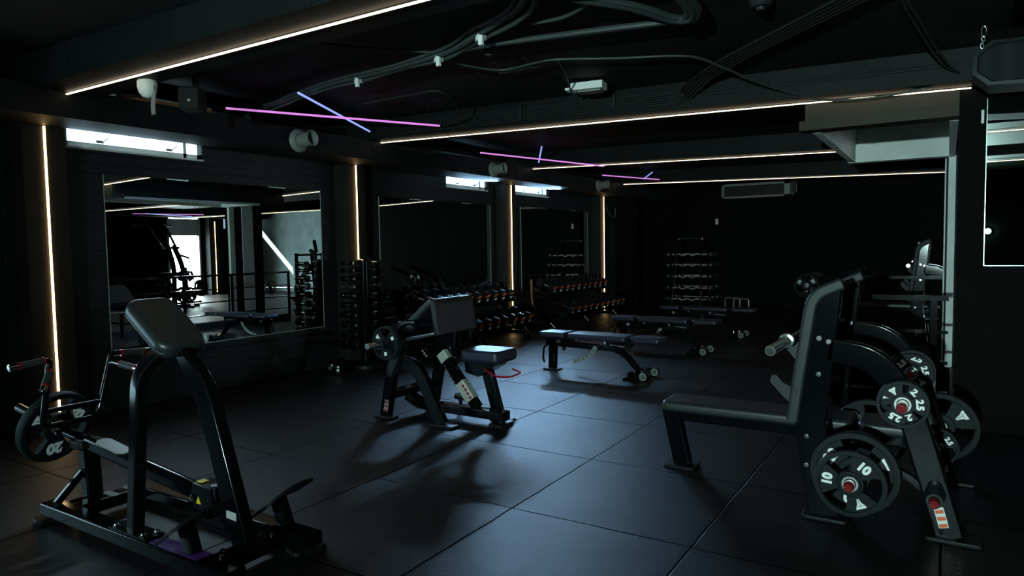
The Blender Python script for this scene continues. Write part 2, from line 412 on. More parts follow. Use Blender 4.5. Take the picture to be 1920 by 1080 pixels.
# bulkhead: thin left wall, white inside and underneath
b = B(); b.hexa([(-1.03, 6.3, 2.40), (-.985, 6.3, 2.40), (-.985, 9.75, 2.40), (-1.03, 9.75, 2.40)], [(-1.03, 6.3, 2.9), (-.985, 6.3, 2.9), (-.985, 9.75, 2.9), (-1.03, 9.75, 2.9)]); struct('trim_18', b, beamm)
b = B(); b.span((-.985, 6.4, 2.36), (-.92, 9.0, 2.74)); b.span((-1.0, 9.0, 2.355), (.0, 9.17, 2.74)); struct('trim_19', b, whitepaint)
b = B(); b.span((-.92, 6.4, 2.74), (.06, 9.2, 2.80)); struct('trim_20', b, brown)
b = B(); b.span((.0, 6.42, 2.36), (.06, 9.165, 2.738)); struct('trim_24', b, whitepaint)
# header across the opening, with a lower apron that runs further left
b = B(); b.span((-1.02, 6.24, 2.44), (.06, 6.40, 2.60)); b.span((-.82, 6.237, 2.452), (.06, 6.25, 2.455)); struct('trim_21', b, brown)
b = B(); b.span((-1.06, 6.205, 2.362), (.06, 6.42, 2.44)); struct('trim_22', b, brown)

# railing round the stair opening: one welded thing
t = thing('stair_railing', 'black metal railing around the stair opening behind the bench press', 'railing', (-1.0, 8, 0))
for y in (6.3, 7.45, 8.45, 9.82):
    b = B(); b.span((-1.02, y-.02, 0), (-.98, y+.02, 1.0)); part('post', b, black, t)
b = B(); b.span((-.10, 6.28, 0), (-.055, 6.32, .97)); part('post', b, black, t)
for z in (.24, .48, .72, .985):
    b = B(); h = .02 if z > .9 else .011
    b.span((-1.02, 6.28, z-h), (-.98, 9.84, z+h)); part('rail', b, black, t)
    b = B(); b.span((-1.02, 6.285, z-h), (.02, 6.325, z+h)); part('rail', b, black, t)
    if z > .7:
        b = B(); b.span((-1.02, 9.80, z-h), (-.03, 9.84, z+h)); part('rail', b, black, t)
b = B(); b.span((-1.04, 6.3, 0), (-1.0, 9.8, .11)); part('kerb', b, blackm, t)

# mirrors
def wall_mirror(y0, y1, z0, z1, label):
    t = thing('wall_mirror', label, 'mirror', (XL, (y0+y1)/2, z0), 'frameless mirrors on the brick wall')
    b = B(); b.span((XL+.001, y0, z0), (XL+.008, y1, z1)); part('mirror_glass', b, mirror_m, t)
    b = B()
    b.span((XL, y0-.004, z0-.006), (XL+.010, y1+.004, z0)); b.span((XL, y1, z0), (XL+.010, y1+.005, z1)); b.span((XL, y0-.004, z0), (XL+.010, y0, z1))
    part('polished_edge', b, edge_m, t)
    for f in (.28, .75):
        b = B(); b.span((XL, y0+(y1-y0)*f-.11, z1-.006), (XL+.014, y0+(y1-y0)*f+.11, z1+.006)); part('mirror_clip', b, edge_m, t)
wall_mirror(3.32, 5.84, .51, 2.145, 'large frameless wall mirror nearest the camera, reflecting the bright doorway and railing')
wall_mirror(6.86, 9.49, .51, 2.13, 'dark frameless wall mirror behind the nearer dumbbell rack')
wall_mirror(10.47, 13.15, .51, 2.15, 'dark frameless wall mirror behind the farther dumbbell rack')
t = thing('wall_mirror', 'tall mirror at the right edge of the photo under the hanging speaker', 'mirror', (.9, 6.19, 1.24))
b = B(); b.span((.235, 6.185, 1.245), (1.7, 6.194, 2.47)); part('mirror_glass', b, mirror_m, t)
b = B(); b.span((.229, 6.183, 1.239), (.235, 6.196, 2.47)); b.span((.229, 6.183, 1.239), (1.7, 6.196, 1.245)); part('polished_edge', b, edge_m, t)

# LED strips
def strip(pts, m, label, w=.014, h=.008, group=None, up=(0, 0, 1)):
    a, c = V(pts[0]), V(pts[1])
    if abs(a.x-c.x) > .5: a.z -= .009; c.z -= .009
    else: a.x += .010*(1 if a.x < 0 else -1); c.x = a.x
    b = B(); b.sweep([a, c], rrect(w, h, .002, 1), up)
    return solo('led_strip', b, m, label, 'light strip', a, group)
strip([(-5.71, 2.72, 2.662), (2.98, 2.72, 2.667)], led, 'bright white light strip under the nearest ceiling beam, at top left', .018)
strip([(-5.70, 6.18, 2.702), (.13, 6.18, 2.561)], led, 'long light strip under the second ceiling beam, running to the hanging speaker', .016)
strip([(-5.68, 9.7, 2.697), (-1.06, 9.7, 2.583)], led, 'thin light strip under the third ceiling beam, ending by the white bulkhead', .016)
strip([(-5.66, 13.35, 2.696), (.0, 13.35, 2.549)], led, 'thin light strip under the farthest ceiling beam, above the air conditioner', .016)
strip([(.35, 9.7, 2.553), (7.7, 9.7, 2.553)], led, 'light strip under the beam of the far right wing, seen in the nearest mirror', .016)
strip([(.35, 13.35, 2.543), (7.7, 13.35, 2.543)], led, 'light strip under the last beam of the far right wing, seen in the nearest mirror', .016)
strip([(-5.7, -.8, 2.655), (2.98, -.8, 2.655)], led, 'light strip under the beam behind the camera, seen only in the right-hand mirror', .016)
for y, z0, s in ((2.765, .08, 'nearest pillar, behind the row machine'), (6.245, 1.30, 'second pillar, above the dumbbell tower'), (9.83, .08, 'third pillar, between the two dumbbell racks'), (13.52, .05, 'fourth pillar, beyond the farther dumbbell rack')):
    strip([(-6.196, y, z0), (-6.196, y, 2.47)], ledw, 'vertical warm light strip on the '+s, .018, .008, None, (1, 0, 0))
strip([(8.096, 14.4, .08), (8.096, 14.4, 2.45)], ledw, 'vertical warm light strip beside the bright doorway, seen in the nearest mirror', .02, .008, None, (1, 0, 0))
# crossed coloured neon tubes on thin wires
def neon(a, c, m, col, where):
    a, c = V(a), V(c)
    t = thing('neon_tube', '%s neon tube of the crossed pair %s' % (col, where), 'light tube', (a+c)/2, 'crossed neon tubes under the ceiling')
    b = B(); b.tube([a, c], .010, 10); part('tube', b, m, t)
    b = B()
    for f in (.06, .94):
        p = a.lerp(c, f); b.cyl(p, (p.x, p.y, zc(p.x)), .0025, 6)
    part('hanging_wire', b, wire2, t)
neon((-5.52, 3.97, 2.725), (-4.50, 5.77, 2.71), ledm, 'magenta', 'nearest the camera, above the large mirror')
neon((-4.63, 4.03, 2.755), (-5.46, 5.74, 2.745), ledb, 'blue', 'nearest the camera, above the large mirror')
neon((-5.40, 7.81, 2.725), (-4.47, 9.78, 2.65), ledm, 'magenta', 'above the nearer dumbbell rack')
neon((-4.57, 8.04, 2.755), (-5.40, 9.40, 2.745), ledb, 'blue', 'above the nearer dumbbell rack')
neon((-5.37, 11.69, 2.725), (-4.50, 13.95, 2.71), ledm, 'magenta', 'farthest from the camera, over the farthest light strip')
neon((-5.45, 13.7, 2.75), (-4.57, 12.1, 2.755), ledb, 'blue', 'farthest from the camera, over the farthest light strip')
neon((5.6, 10.6, 2.50), (6.4, 12.5, 2.50), ledb, 'blue', 'of the far right wing, in the mirror')
neon((6.4, 10.7, 2.53), (5.7, 12.4, 2.53), ledm, 'magenta', 'of the far right wing, in the mirror')
# air jets on the soffit
for y, z, w in ((4.93, 2.565, 'above the large mirror'), (8.55, 2.58, 'above the nearer dumbbell rack'), (12.2, 2.59, 'nearest the farthest pillar')):
    t = thing('air_nozzle', 'grey round air nozzle on the boxed duct '+w, 'air nozzle', (-5.69, y, z), 'air nozzles along the boxed duct')
    o = V((-5.695, y, z)); ax = V((1, .12, .08)).normalized()
    b = B(); b.lathe([(.055, 0), (.115, 0), (.118, .008), (.095, .035), (.075, .045), (.06, .03)], o, (1, 0, 0), 28, True); part('flange', b, greyp if 0 else acm, t)
    b = B(); b.lathe([(.066, .02), (.066, .10), (.072, .105), (.072, .125), (.066, .13), (.066, .17), (.078, .175), (.082, .20), (.074, .20), (.058, .165), (.05, .03)], o, ax, 28, True); part('barrel', b, acm, t)
    b = B(); b.lathe([(0.001, .10), (.055, .10)], o, ax, 20); b.cyl(o+ax*.10, o+ax*.155, .016, 12); part('core', b, blackm, t)
# cables and conduits on the ceiling
def cable(name, pts, r, m, label, cat='cable', smooth=True):
    b = B(); b.wire(catmull(pts, 6) if smooth else pts, r, 8)
    return solo(name, b, m, label, cat, pts[0])
bun = [(-5.88, 4.46, 2.71), (-5.55, 4.38, 2.79), (-5.25, 4.34, 2.81), (-4.92, 4.28, 2.825), (-4.38, 4.16, 2.825), (-4.02, 4.1, 2.815), (-3.54, 4.01, 2.80), (-3.06, 3.92, 2.795), (-2.8, 3.82, 2.79), (-2.51, 3.65, 2.785), (-2.27, 3.52, 2.785), (-2.1, 3.41, 2.78), (-1.94, 3.26, 2.78), (-1.8, 2.98, 2.77)]
t = thing('cable_bundle', 'thick grey cable bundle tied along the ceiling, top centre', 'cable', bun[5])
b = B(); b.wire(catmull(bun, 6), .024, 10); part('main_cable', b, wire, t)
for dx, dz, r in ((.045, -.012, .014), (-.04, .012, .012), (.02, .022, .012)):
    p2 = [V(p)+V((dx+random.uniform(-.015, .015), dx*.8, dz+random.uniform(-.02, .008))) for p in bun]
    b = B(); b.wire(catmull(p2, 6), r, 8); part('cable', b, wire, t)
for p in (bun[5], bun[7], bun[9]):
    b = B(); p = V(p); m = axis_mat(p+V((0, 0, -.035)), (0, 0, -1), (1, .4, 0))
    b.prism([(-.035, -.02), (.035, -.02), (.02, .03), (-.01, .02)], -.03, .012, m); b.box(p+V((.02, -.02, -.06)), (.03, .02, .05)); part('white_tie_clip', b, whitep, t)
cable('conduit_pipe', [(-3.83, 4.06, 2.81), (-2.83, 3.90, 2.79), (-2.28, 3.94, 2.78), (-1.76, 4.01, 2.77), (-1.43, 4.07, 2.765)], .019, wire, 'straight grey conduit pipe branching right from the cable bundle', 'pipe')
hose = [(-1.75, 3.35, 2.76), (-1.52, 3.68, 2.755), (-1.40, 3.97, 2.745), (-1.30, 4.03, 2.74), (-1.24, 3.93, 2.745), (-1.22, 3.75, 2.75), (-1.2, 3.45, 2.76)]
t = thing('hose_loop', 'looped pale grey hoses at the top edge beside the cable bundle', 'hose', hose[2])
for d in (0, .03, -.028):
    b = B(); b.wire(catmull([V(p)+V((d, d*.5, abs(d)*.3)) for p in hose], 6), .02, 8); part('hose', b, wire, t)
cable('cable', [(-2.3, 3.62, 2.785), (-2.14, 3.68, 2.785), (-1.91, 3.66, 2.775), (-1.67, 3.50, 2.775), (-1.5, 3.2, 2.78)], .012, wire, 'short curved cable right of the tied bundle, near the top edge')
cable('cable', [(-3.75, 3.1, 2.85), (-3.6, 3.38, 2.835), (-3.38, 3.61, 2.82), (-3.13, 3.83, 2.81), (-2.98, 4.0, 2.80)], .011, wire, 'thin cable joining the tied bundle from the upper left')
cable('cable', [(-3.08, 3.96, 2.80), (-3.06, 4.23, 2.79), (-2.9, 4.5, 2.785), (-2.61, 4.49, 2.79), (-2.42, 4.5, 2.79), (-2.02, 4.7, 2.78), (-1.59, 4.92, 2.775), (-1.42, 5.2, 2.73), (-1.28, 5.55, 2.68), (-1.08, 5.85, 2.62), (-.85, 6.02, 2.56), (-.55, 6.08, 2.545), (-.25, 6.08, 2.56), (0.0, 6.05, 2.60), (.08, 6.0, 2.66)], .009, wire, 'long thin cable sagging across the ceiling to the hanging speaker')
cable('cable', [(-2.43, 4.53, 2.79), (-2.55, 4.86, 2.79), (-2.75, 5.35, 2.765), (-2.78, 5.46, 2.755), (-2.70, 5.44, 2.80)], .007, wire, 'short black lead dropping to the white emergency light')
b = B()
for k in range(3):
    c = V((-2.84+.12*k, 4.50, 2.775)); b.wire([c+V((.07*math.cos(a), .05*math.sin(a), .03*math.sin(a))) for a in [x*PI/8 for x in range(15)]], .0045, 6)
solo('cable_coil', b, wire2, 'small coil of spare wire on the thin ceiling cable', 'cable', (-2.72, 4.5, 2.775))
t = thing('conduit_bundle', 'row of parallel conduits along the top of the second beam', 'conduit', (-3, 5.93, 2.8))
for k in range(6):
    z0, z1 = 2.86-.026*k, 2.765-.020*k
    b = B(); b.tube([(-5.6, 5.935, z0), (-1.95, 5.935, z1)], .009, 8); part('conduit', b, conduit_m, t)
for x in (-4.6, -3.6, -2.6):
    b = B(); b.box((x, 5.93, 2.765), (.02, .035, .16)); part('clamp', b, conduit_m, t)
t = thing('conduit_bundle', 'parallel conduits crossing the ceiling diagonally to the top edge', 'conduit', (-1.2, 4.9, 2.79))
for k in range(5):
    d = .055*k; b = B()
    b.tube(fillet([(-1.98+d*.3, 5.935, 2.76-.02*k), (-1.86+d, 5.72-d*.3, 2.77), (-1.42+d, 5.12, 2.765), (-1.07+d, 4.76, 2.76), (-.60+d, 4.28, 2.755), (-.2+d, 3.85, 2.75)], .15, 4), .010, 8); part('conduit', b, conduit_m, t)
for k in range(2):
    cable('conduit', [(-1.9, 5.94, 2.74-.03*k), (.05, 5.94, 2.715-.03*k)], .008, conduit_m, ('upper' if k == 0 else 'lower')+' thin conduit along the second beam, left of the hanging speaker', 'conduit', False)
for k in range(2):
    cable('cable', [(-.24+.02*k, 4.3, 2.74), (-.20+.03*k, 4.75, 2.735), (-.12+.03*k, 5.4, 2.71), (-.04+.03*k, 5.8, 2.66), (.06, 5.98, 2.62)], .008, wire2, ('left' if k == 0 else 'right')+' cable of the slanting pair running down to the hanging speaker')
cable('cable', [(-4.79, 4.96, 2.84), (-4.2, 4.9, 2.83), (-3.80, 4.86, 2.81), (-3.85, 5.15, 2.76), (-4.1, 5.6, 2.72), (-4.6, 5.9, 2.73), (-5.05, 5.94, 2.80)], .008, wire2, 'loose black cable looping down beside the nearest crossed neon tubes')
cable('cable', [(-5.69, 6.35, 2.69), (-5.66, 6.8, 2.66), (-5.66, 7.6, 2.69), (-5.68, 9.0, 2.705), (-5.68, 10.5, 2.70), (-5.67, 12, 2.68), (-5.68, 13.2, 2.70)], .012, wire2, 'long black cable lying along the upper edge of the boxed duct')
# ceiling fittings
t = thing('emergency_light', 'small white rectangular emergency light on the ceiling, centre top', 'light fitting', (-2.63, 5.46, 2.80))
m3 = Mx.Rotation(math.radians(8), 3, 'Z')
b = B(); b.box((-2.63, 5.46, 2.80), (.28, .15, .06), m3); part('housing', b, whitep, t)
b = B(); b.slab(.22, .11, .03, .015, .012, axis_mat((-2.61, 5.45, 2.772), (0, 0, -1), (1, .14, 0))); part('lens', b, steel, t)
b = B(); b.box((-2.80, 5.44, 2.79), (.06, .10, .02), m3); part('bracket', b, whitep, t)
for x, y, w in ((-.92, 4.16, 'square grey smoke detector on the ceiling at the top edge'), (-2.79, 4.16, 'small round dark detector on the ceiling beside the spare wire coil')):
    t = thing('smoke_detector', w, 'detector', (x, y, zc(x)))
    b = B(); b.lathe([(.001, 0), (.07, 0), (.07, .02), (.05, .045), (.001, .05)], (x, y, zc(x)+.002), (0, 0, -1), 8 if x > -2 else 24); part('base', b, conduit_m, t)
    b = B(); b.lathe([(.001, 0), (.03, 0), (.025, .015), (.001, .018)], (x, y, zc(x)-.048), (0, 0, -1), 20); part('sensor', b, conduit_m, t)
t = thing('dome_camera', 'white dome fitting with a hanging strap under the nearest beam', 'ceiling fitting', (-4.86, 2.86, 2.664))
b = B(); b.lathe([(.001, 0), (.058, 0), (.066, -.012), (.066, -.05), (.058, -.085), (.035, -.115), (.001, -.125)], (-4.86, 2.86, 2.665), (0, 0, 1), 28); part('dome', b, whitep, t)
b = B(); b.sweep(catmull([(-4.815, 2.87, 2.62), (-4.80, 2.87, 2.56), (-4.815, 2.87, 2.48), (-4.81, 2.87, 2.42)], 5), rrect(.045, .012, .004, 2), (0, 1, 0)); part('strap', b, acm, t)
t = thing('loudspeaker', 'small black loudspeaker high on the left beside the white dome fitting', 'speaker', (-4.83, 3.14, 2.55))
b = B(); b.slab(.16, .17, .15, .02, .02, axis_mat((-4.86, 3.25, 2.58), (.5, -.86, 0), (1, .6, 0))); part('cabinet', b, dark, t)
b = B(); b.cyl((-4.77, 3.12, 2.56), (-4.768, 3.117, 2.56), .010, 10); part('badge', b, steel, t)
b = B(); b.box((-4.86, 3.24, 2.74), (.04, .03, .26)); part('bracket', b, blackm, t)
t = thing('timber_batten', 'bare timber batten lying on the boxed duct above the first window', 'batten', (-5.72, 3.5, 2.72))
b = B(); b.span((-5.75, 3.12, 2.701), (-5.70, 3.95, 2.73)); part('batten', b, timber, t)
b = B(); b.span((-5.76, 3.12, 2.732), (-5.705, 3.95, 2.742)); part('cover_strip', b, acm, t)
# hanging speaker, right
t = thing('loudspeaker', 'large black octagonal loudspeaker hanging by a chain at top right', 'speaker', (.42, 5.55, 2.5))
m = axis_mat((.46, 5.42, 2.545), (-.05, -1, 0), (1, -.05, 0)) @ Mx.Rotation(math.radians(-3), 4, 'Z')
oc = [(-.34, -.06), (-.25, -.14), (.34, -.14), (.40, -.06), (.40, .06), (.34, .14), (-.25, .14), (-.34, .06)]
b = B(); b.prism([(x*1.0, y*1.0) for x, y in oc], -.30, 0, m); part('cabinet', b, dark, t)
b = B()
b.skin([b.ring([m @ V((x, y, 0)) for x, y in oc]), b.ring([m @ V((x, y, .02)) for x, y in oc]), b.ring([m @ V((x*.93, y*.85, .025)) for x, y in oc]), b.ring([m @ V((x*.9, y*.8, .012)) for x, y in oc])], False); part('front_frame', b, spkm, t)
b = B(); b.prism([(x*.9, y*.8) for x, y in oc], .008, .013, m); part('grille', b, grille, t)
t = thing('hanging_chain', 'short steel chain with carabiner above the right-hand loudspeaker', 'chain', (.21, 5.4, 2.75))
b = B()
def link(b, c, h, w, yaw, r=.004):
    P = [(0, w), (0, h), (PI, h), (PI, w)]; pts = []
    for k in range(17):
        a = 2*PI*k/16; pts.append(V((w*math.cos(a)*math.cos(yaw), w*math.cos(a)*math.sin(yaw), h*math.sin(a))) + V(c))
    b.wire(pts, r, 6)
link(b, (.175, 5.4, 2.755), .036, .014, .2); part('carabiner', b, steel, t)
for k in range(3):
    b = B(); link(b, (.172-.003*k, 5.4, 2.712-.022*k), .016, .009, PI/2*(k % 2)); part('link', b, steel, t)
t = thing('fluorescent_batten', 'small white upright fitting on the right pillar beside the tall mirror', 'fitting', (.20, 6.18, 2.36))
b = B(); b.slab(.10, .018, .02, .006, .004, axis_mat((.205, 6.195, 2.335), (0, -1, 0), (0, 0, 1))); part('body', b, whitep, t)
# back wall fittings
t = thing('air_conditioner', 'grey ducted air conditioner high on the dark back wall', 'air conditioner', (-3.6, 15.9, 2.43))
b = B(); b.span((-4.25, 15.62, 2.44), (-2.85, 16.1, 2.73)); part('cabinet', b, blackm, t)
b = B()
b.span((-4.27, 15.58, 2.70), (-2.83, 15.63, 2.745)); b.span((-4.27, 15.58, 2.43), (-2.83, 15.63, 2.47)); b.span((-4.27, 15.58, 2.43), (-4.22, 15.63, 2.745)); b.span((-2.95, 15.58, 2.43), (-2.83, 15.63, 2.745)); part('outlet_frame', b, acm, t)
for k in range(3):
    b = B(); b.cyl((-2.80+.045*k, 15.62, 2.44+.03*k), (-2.80+.045*k, 15.62, 2.74), .012, 8); part('pipe', b, steel, t)
t = thing('wall_sensor', 'small white sensor on the pilaster above the barbell rack', 'sensor', (-4.5, 16.1, 1.9))
b = B(); b.slab(.13, .06, .03, .01, .008, axis_mat((-4.52, 16.12, 1.95), (0, -1, 0), (0, 0, 1))); part('body', b, whitep, t)
b = B(); b.cyl((-4.51, 16.091, 1.96), (-4.51, 16.086, 1.96), .013, 10); part('eye', b, dark, t)
t = thing('wall_hook', 'small curved metal hook high on the wall right of the farthest pillar', 'hook', (-6.3, 14.2, 2.15))
b = B(); b.wire(catmull([(-6.36, 14.05, 2.25), (-6.3, 14.07, 2.12), (-6.26, 14.2, 2.06), (-6.28, 14.33, 2.12), (-6.3, 14.36, 2.27)], 6), .012, 8); part('hook', b, steel, t)
b = B(); b.span((-6.40, 14.0, 2.2), (-6.35, 14.1, 2.3)); part('plate', b, steel, t)
t = thing('floor_box', 'small grey box on the floor at the foot of the right-hand pillar', 'box', (.06, 6.15, 0))
b = B(); b.slab(.14, .08, .12, .01, .008, axis_mat((.06, 6.13, 0), (0, 0, 1), (1, 0, 0))); part('body', b, greyp, t)
# lamp behind the camera that flares in the right-hand mirror
t = thing('work_lamp', 'small bright lamp on a stand, behind the camera', 'lamp', (-.15, -3.9, 0))
LP = V((-.15, -3.9, 1.57)); LA = V((-.45, 12.9, .88)).normalized()
b = B(); b.lathe([(.001, 0), (.05, 0), (.085, .09), (.085, .10), (.078, .10), (.07, .085), (.001, .08)], LP-LA*.09, LA, 24); part('housing', b, blackm, t)
b = B(); b.lathe([(.001, .0), (.068, .0), (.068, .004), (.001, .006)], LP, LA, 24); part('lamp_lens', b, greenled, t)
b = B(); b.box(LP+V((-.005, .20, -.085)), (.34, .36, .006)); part('light_block_flap', b, blackm, t)  # unseen flap added under the lens to keep light off the near floor
b = B(); b.cyl((-.15, -3.9, .5), LP-LA*.05+V((0, 0, -.04)), .014, 10); part('stand_pole', b, blackm, t)
for k in range(3):
    a = 2*PI*k/3; b = B(); b.cyl((-.15, -3.9, .55), (-.15+.3*math.cos(a), -3.9+.3*math.sin(a), .012), .011, 8); part('leg', b, blackm, t)
t = thing('bulkhead_lamp', 'small greenish wall lamp, a bright point low in the tall right mirror', 'lamp', (.68, -4.3, 1.6))
b = B(); b.lathe([(.001, 0), (.07, 0), (.07, .03), (.001, .03)], (.68, -4.30, 1.60), (0, 1, 0), 20); part('base', b, blackm, t)
b = B(); b.lathe([(.001, 0), (.05, 0), (.045, .03), (.001, .05)], (.68, -4.27, 1.60), (0, 1, 0), 20); part('globe', b, greenled2, t)
for y, z, w in ((1.2, 2.50, 'lower'), (3.6, 2.58, 'upper')):
    b = B(); b.span((.25, y, z), (2.95, y+.4, z+.13)); solo('ceiling_duct', b, ductm, w+' pale ceiling duct reflected at the top of the tall right-hand mirror', 'duct', (1.6, y+.2, z))
# ---------------------------------------------------------------- weight plates
def emblem():                                           # plain tapered white mark
    return [[(-.5, .5), (.5, .5), (.42, .24), (-.42, .24)], [(-.40, .20), (-.05, .20), (-.05, -.5), (-.10, -.5), (-.24, .02)], [(.0, .20), (.40, .20), (.24, .02), (.08, -.5), (.0, -.5)]]
def make_plate(R, T, num, phase, label, loc, axis, xdir, marks=('n', 'n', 'e'), group=None, tsize=.24, cat='weight plate'):
    """plate whose face looks along axis; angles run from xdir"""
    t = thing('weight_plate', label, cat, loc, group); m = axis_mat(loc, axis, xdir)
    b = B(); b.lathe([(R*.845, -T*.5+.002), (R*.86, -T*.5), (R*.985, -T*.5), (R, -T*.5+.008), (R, T*.5-.008), (R*.985, T*.5), (R*.86, T*.5), (R*.845, T*.5-.003)], loc, axis, 56, True); part('rim', b, plater, t)
    b = B(); h = T*.46; b.lathe([(R*.36, -h), (R*.385, -h+.006), (R*.385, h-.006), (R*.36, h), (.05, h+.001), (.045, h-.003), (.0365, h-.003), (.0365, -h)], loc, axis, 40, True); part('hub', b, plater, t)
    b = B(); b.lathe([(.0272, -h), (.036, -h), (.036, h+.0015), (.0272, h+.0015)], loc, axis, 28, True); part('hub_ring', b, ringm, t)
    b = B()
    for k in range(3):
        a0 = phase + k*2*PI/3; n = 10; hw = math.radians(33); out = []; inn = []
        for j in range(n+1):
            a = a0 - hw + 2*hw*j/n; out.append((R*.875*math.cos(a), R*.875*math.sin(a))); inn.append((R*.34*math.cos(a), R*.34*math.sin(a)))
        hh = T*.30
        lo = [b.bm.verts.new(m @ V((x, y, -hh))) for x, y in out+inn[::-1]]; hi = [b.bm.verts.new(m @ V((x, y, hh))) for x, y in out+inn[::-1]]
        N = n+1
        for L in (lo, hi):
            for j in range(n): b._f((L[j], L[j+1], L[2*N-2-j], L[2*N-1-j]))
        for j in range(2*N): b._f((lo[j], lo[(j+1) % (2*N)], hi[(j+1) % (2*N)], hi[j]))
    part('spoke_web', b, plater, t)
    for k, w in enumerate(marks):
        a = phase + k*2*PI/3; c = V((R*.62*math.cos(a), R*.62*math.sin(a), T*.30+.0006)); mm = m @ Mx.Translation(c) @ Mx.Rotation(a-PI/2, 4, 'Z')
        b = B()
        if w == 'n': add_mesh(b, text_pts(num, R*tsize*1.4, mm, .0012, .06))
        elif w == 'e':
            s = R*.30
            for poly in emblem(): b.prism([(x*s, y*s) for x, y in poly], -.001, .0014, mm)
        else:
            for q in ((-.12, 0),): b.prism([(x*R*.2, y*R*.2) for x, y in ((-.5, -.5), (.5, -.5), (.5, .5), (-.5, .5))], -.001, .0014, mm)
        part('printed_number' if w == 'n' else 'printed_emblem', b, whitem, t)
    return t
def bolts(ps, ax, r, par):
    for p in ps:
        b = B(); bolt(b, p, ax, r); part('bolt', b, chrome, par)
def bolt(b, p, ax, r=.012):
    p = V(p); a = V(ax).normalized(); b.cyl(p, p+a*.008, r*1.25, 12); b.cyl(p+a*.008, p+a*.016, r*.8, 6)

# ---------------------------------------------------------------- chest-supported row machine, front left
t = ROW = thing('row_machine', 'black chest-supported row machine with a tilted pad, at front left', 'gym machine', (-3.2, 1.95, 0))
pr = rrect(.10, .066, .010)
b = B(); b.sweep([(-4.09, 1.755, .072), (-2.50, 1.755, .072)], pr); rail = part('base_rail', b, black, t)
b = B(); b.sweep([(-3.97, 2.18, .072), (-2.50, 2.18, .072)], pr); part('base_rail', b, black, t)
b = B(); b.sweep([(-3.90, 1.79, .072), (-3.90, 2.14, .072)], pr); part('front_crossmember', b, black, t)
b = B(); b.sweep([(-2.67, 1.79, .072), (-2.67, 2.14, .072)], pr); part('rear_crossmember', b, black, t)
b = B(); b.span((-3.42, 1.715, .1052), (-3.10, 1.81, .116)); part('flange_plate', b, black, t)
b = B(); b.span((-3.08, 1.72, .1052), (-2.72, 1.79, .108)); part('label_plate', b, purplem, t, 'purple label on the near base rail')
for x, y in ((-4.07, 1.755), (-2.52, 1.755), (-3.93, 2.19), (-2.57, 2.19)):
    b = B(); b.slab(.17, .12, .028, .03, .008, axis_mat((x, y, 0), (0, 0, 1), (.3, 1, 0))); b.cyl((x, y, .02), (x, y, .05), .018, 12); part('rubber_foot', b, blackm, t)
b = B(); b.sweep(fillet([(-3.27, 1.765, .10), (-3.29, 1.83, .86), (-3.20, 1.92, .985)], .12, 7), rrect(.068, .058, .010), (0, 1, 0)); part('front_leg', b, black, t)
b = B(); b.sweep(fillet([(-2.69, 1.945, .10), (-2.94, 1.945, .80), (-3.13, 1.945, .945)], .16, 8), rrect(.115, .066, .012), (0, 1, 0)); leg = part('rear_leg', b, black, t)
b = B(); m = axis_mat((-2.735, 1.911, .235), (0, -1, 0), (1, 0, -.05)); b.prism([(-.035, -.018), (.035, -.018), (.035, .018), (-.035, .018)], 0, .002, m); part('rating_sticker', b, tagm, leg, 'small white sticker')
bolts(((-3.38, 1.735, .116), (-3.36, 1.79, .116), (-3.15, 1.735, .116), (-3.13, 1.79, .116), (-2.69, 1.83, .105), (-2.66, 1.80, .105), (-2.66, 2.07, .105), (-2.69, 2.04, .105)), (0, 0, 1), .013, t)
# pad
ax = V((math.sin(.60), -.02, math.cos(.60))); xd = V((math.cos(.60), 0, -math.sin(.60)))
m = axis_mat(V((-3.23, 1.95, 1.105))-ax*.085, ax, xd); b = B(); b.slab(.40, .25, .085, .07, .030, m, 7, 6); pad = part('chest_pad', b, vinyl, t)
b = B(); b.slab(.404, .254, .008, .07, .004, m @ Mx.Translation((0, 0, .028)), 7); part('seam_piping', b, vinyl, pad)
b = B(); b.box(V((-3.235, 1.95, .985)), (.22, .10, .03), Mx.Rotation(.60, 3, 'Y')); part('pad_bracket', b, black, t)
# lever
P0, P1 = V((-2.95, 1.945, .275)), V((-4.20, 1.895, .440)); dr = (P1-P0).normalized(); d2 = V((-.38, -.065, .105)).normalized()
b = B(); b.sweep([P0, P0.lerp(P1, .80)], rrect(.062, .082, .027, 5)); b.cyl(P0.lerp(P1, .78), P1, .030, 18); lever = part('lever_arm', b, black, t)
m = axis_mat(P0.lerp(P1, .60)+V((0, 0, .044)), (.157, 0, .98), dr); b = B(); b.prism([(-.12, -.03), (.10, -.03), (.12, -.01), (.12, .03), (.09, .055), (-.09, .055), (-.12, .03)], 0, .006, m); part('brand_plate', b, acm, lever, 'pale plate on top of the lever arm')
b = B(); b.cyl(P1-d2*.02, P1+d2*.40, .025, 20); b.cyl(P1-d2*.0, P1+d2*.02, .045, 20); part('plate_sleeve', b, chrome, t)
b = B(); q = P0; b.prism([(-.10, -.06), (.06, -.085), (.10, -.03), (.09, .06), (-.05, .07)], -.05, .05, axis_mat(q, (0, -1, 0), (1, 0, 0))); piv = part('pivot_bracket', b, black, t)
b = B(); b.cyl(q+V((.075, -.02, -.06)), q+V((.085, -.02, .075)), .022, 14); part('pivot_tube', b, chrome, piv)
bolts([q+V((p[0], -.05, p[1])) for p in ((-.05, .0), (.035, -.055))], (0, -1, 0), .013, piv)
b = B(); b.prism([(-.018, -.016), (.018, -.016), (0, .018)], 0, .002, axis_mat(q+V((-.005, -.0505, -.005)), (0, -1, 0), (1, 0, 0))); b.span(q+V((-.05, -.03, .071)), q+V((-.01, .01, .074))); part('warning_sticker', b, yellow, piv)
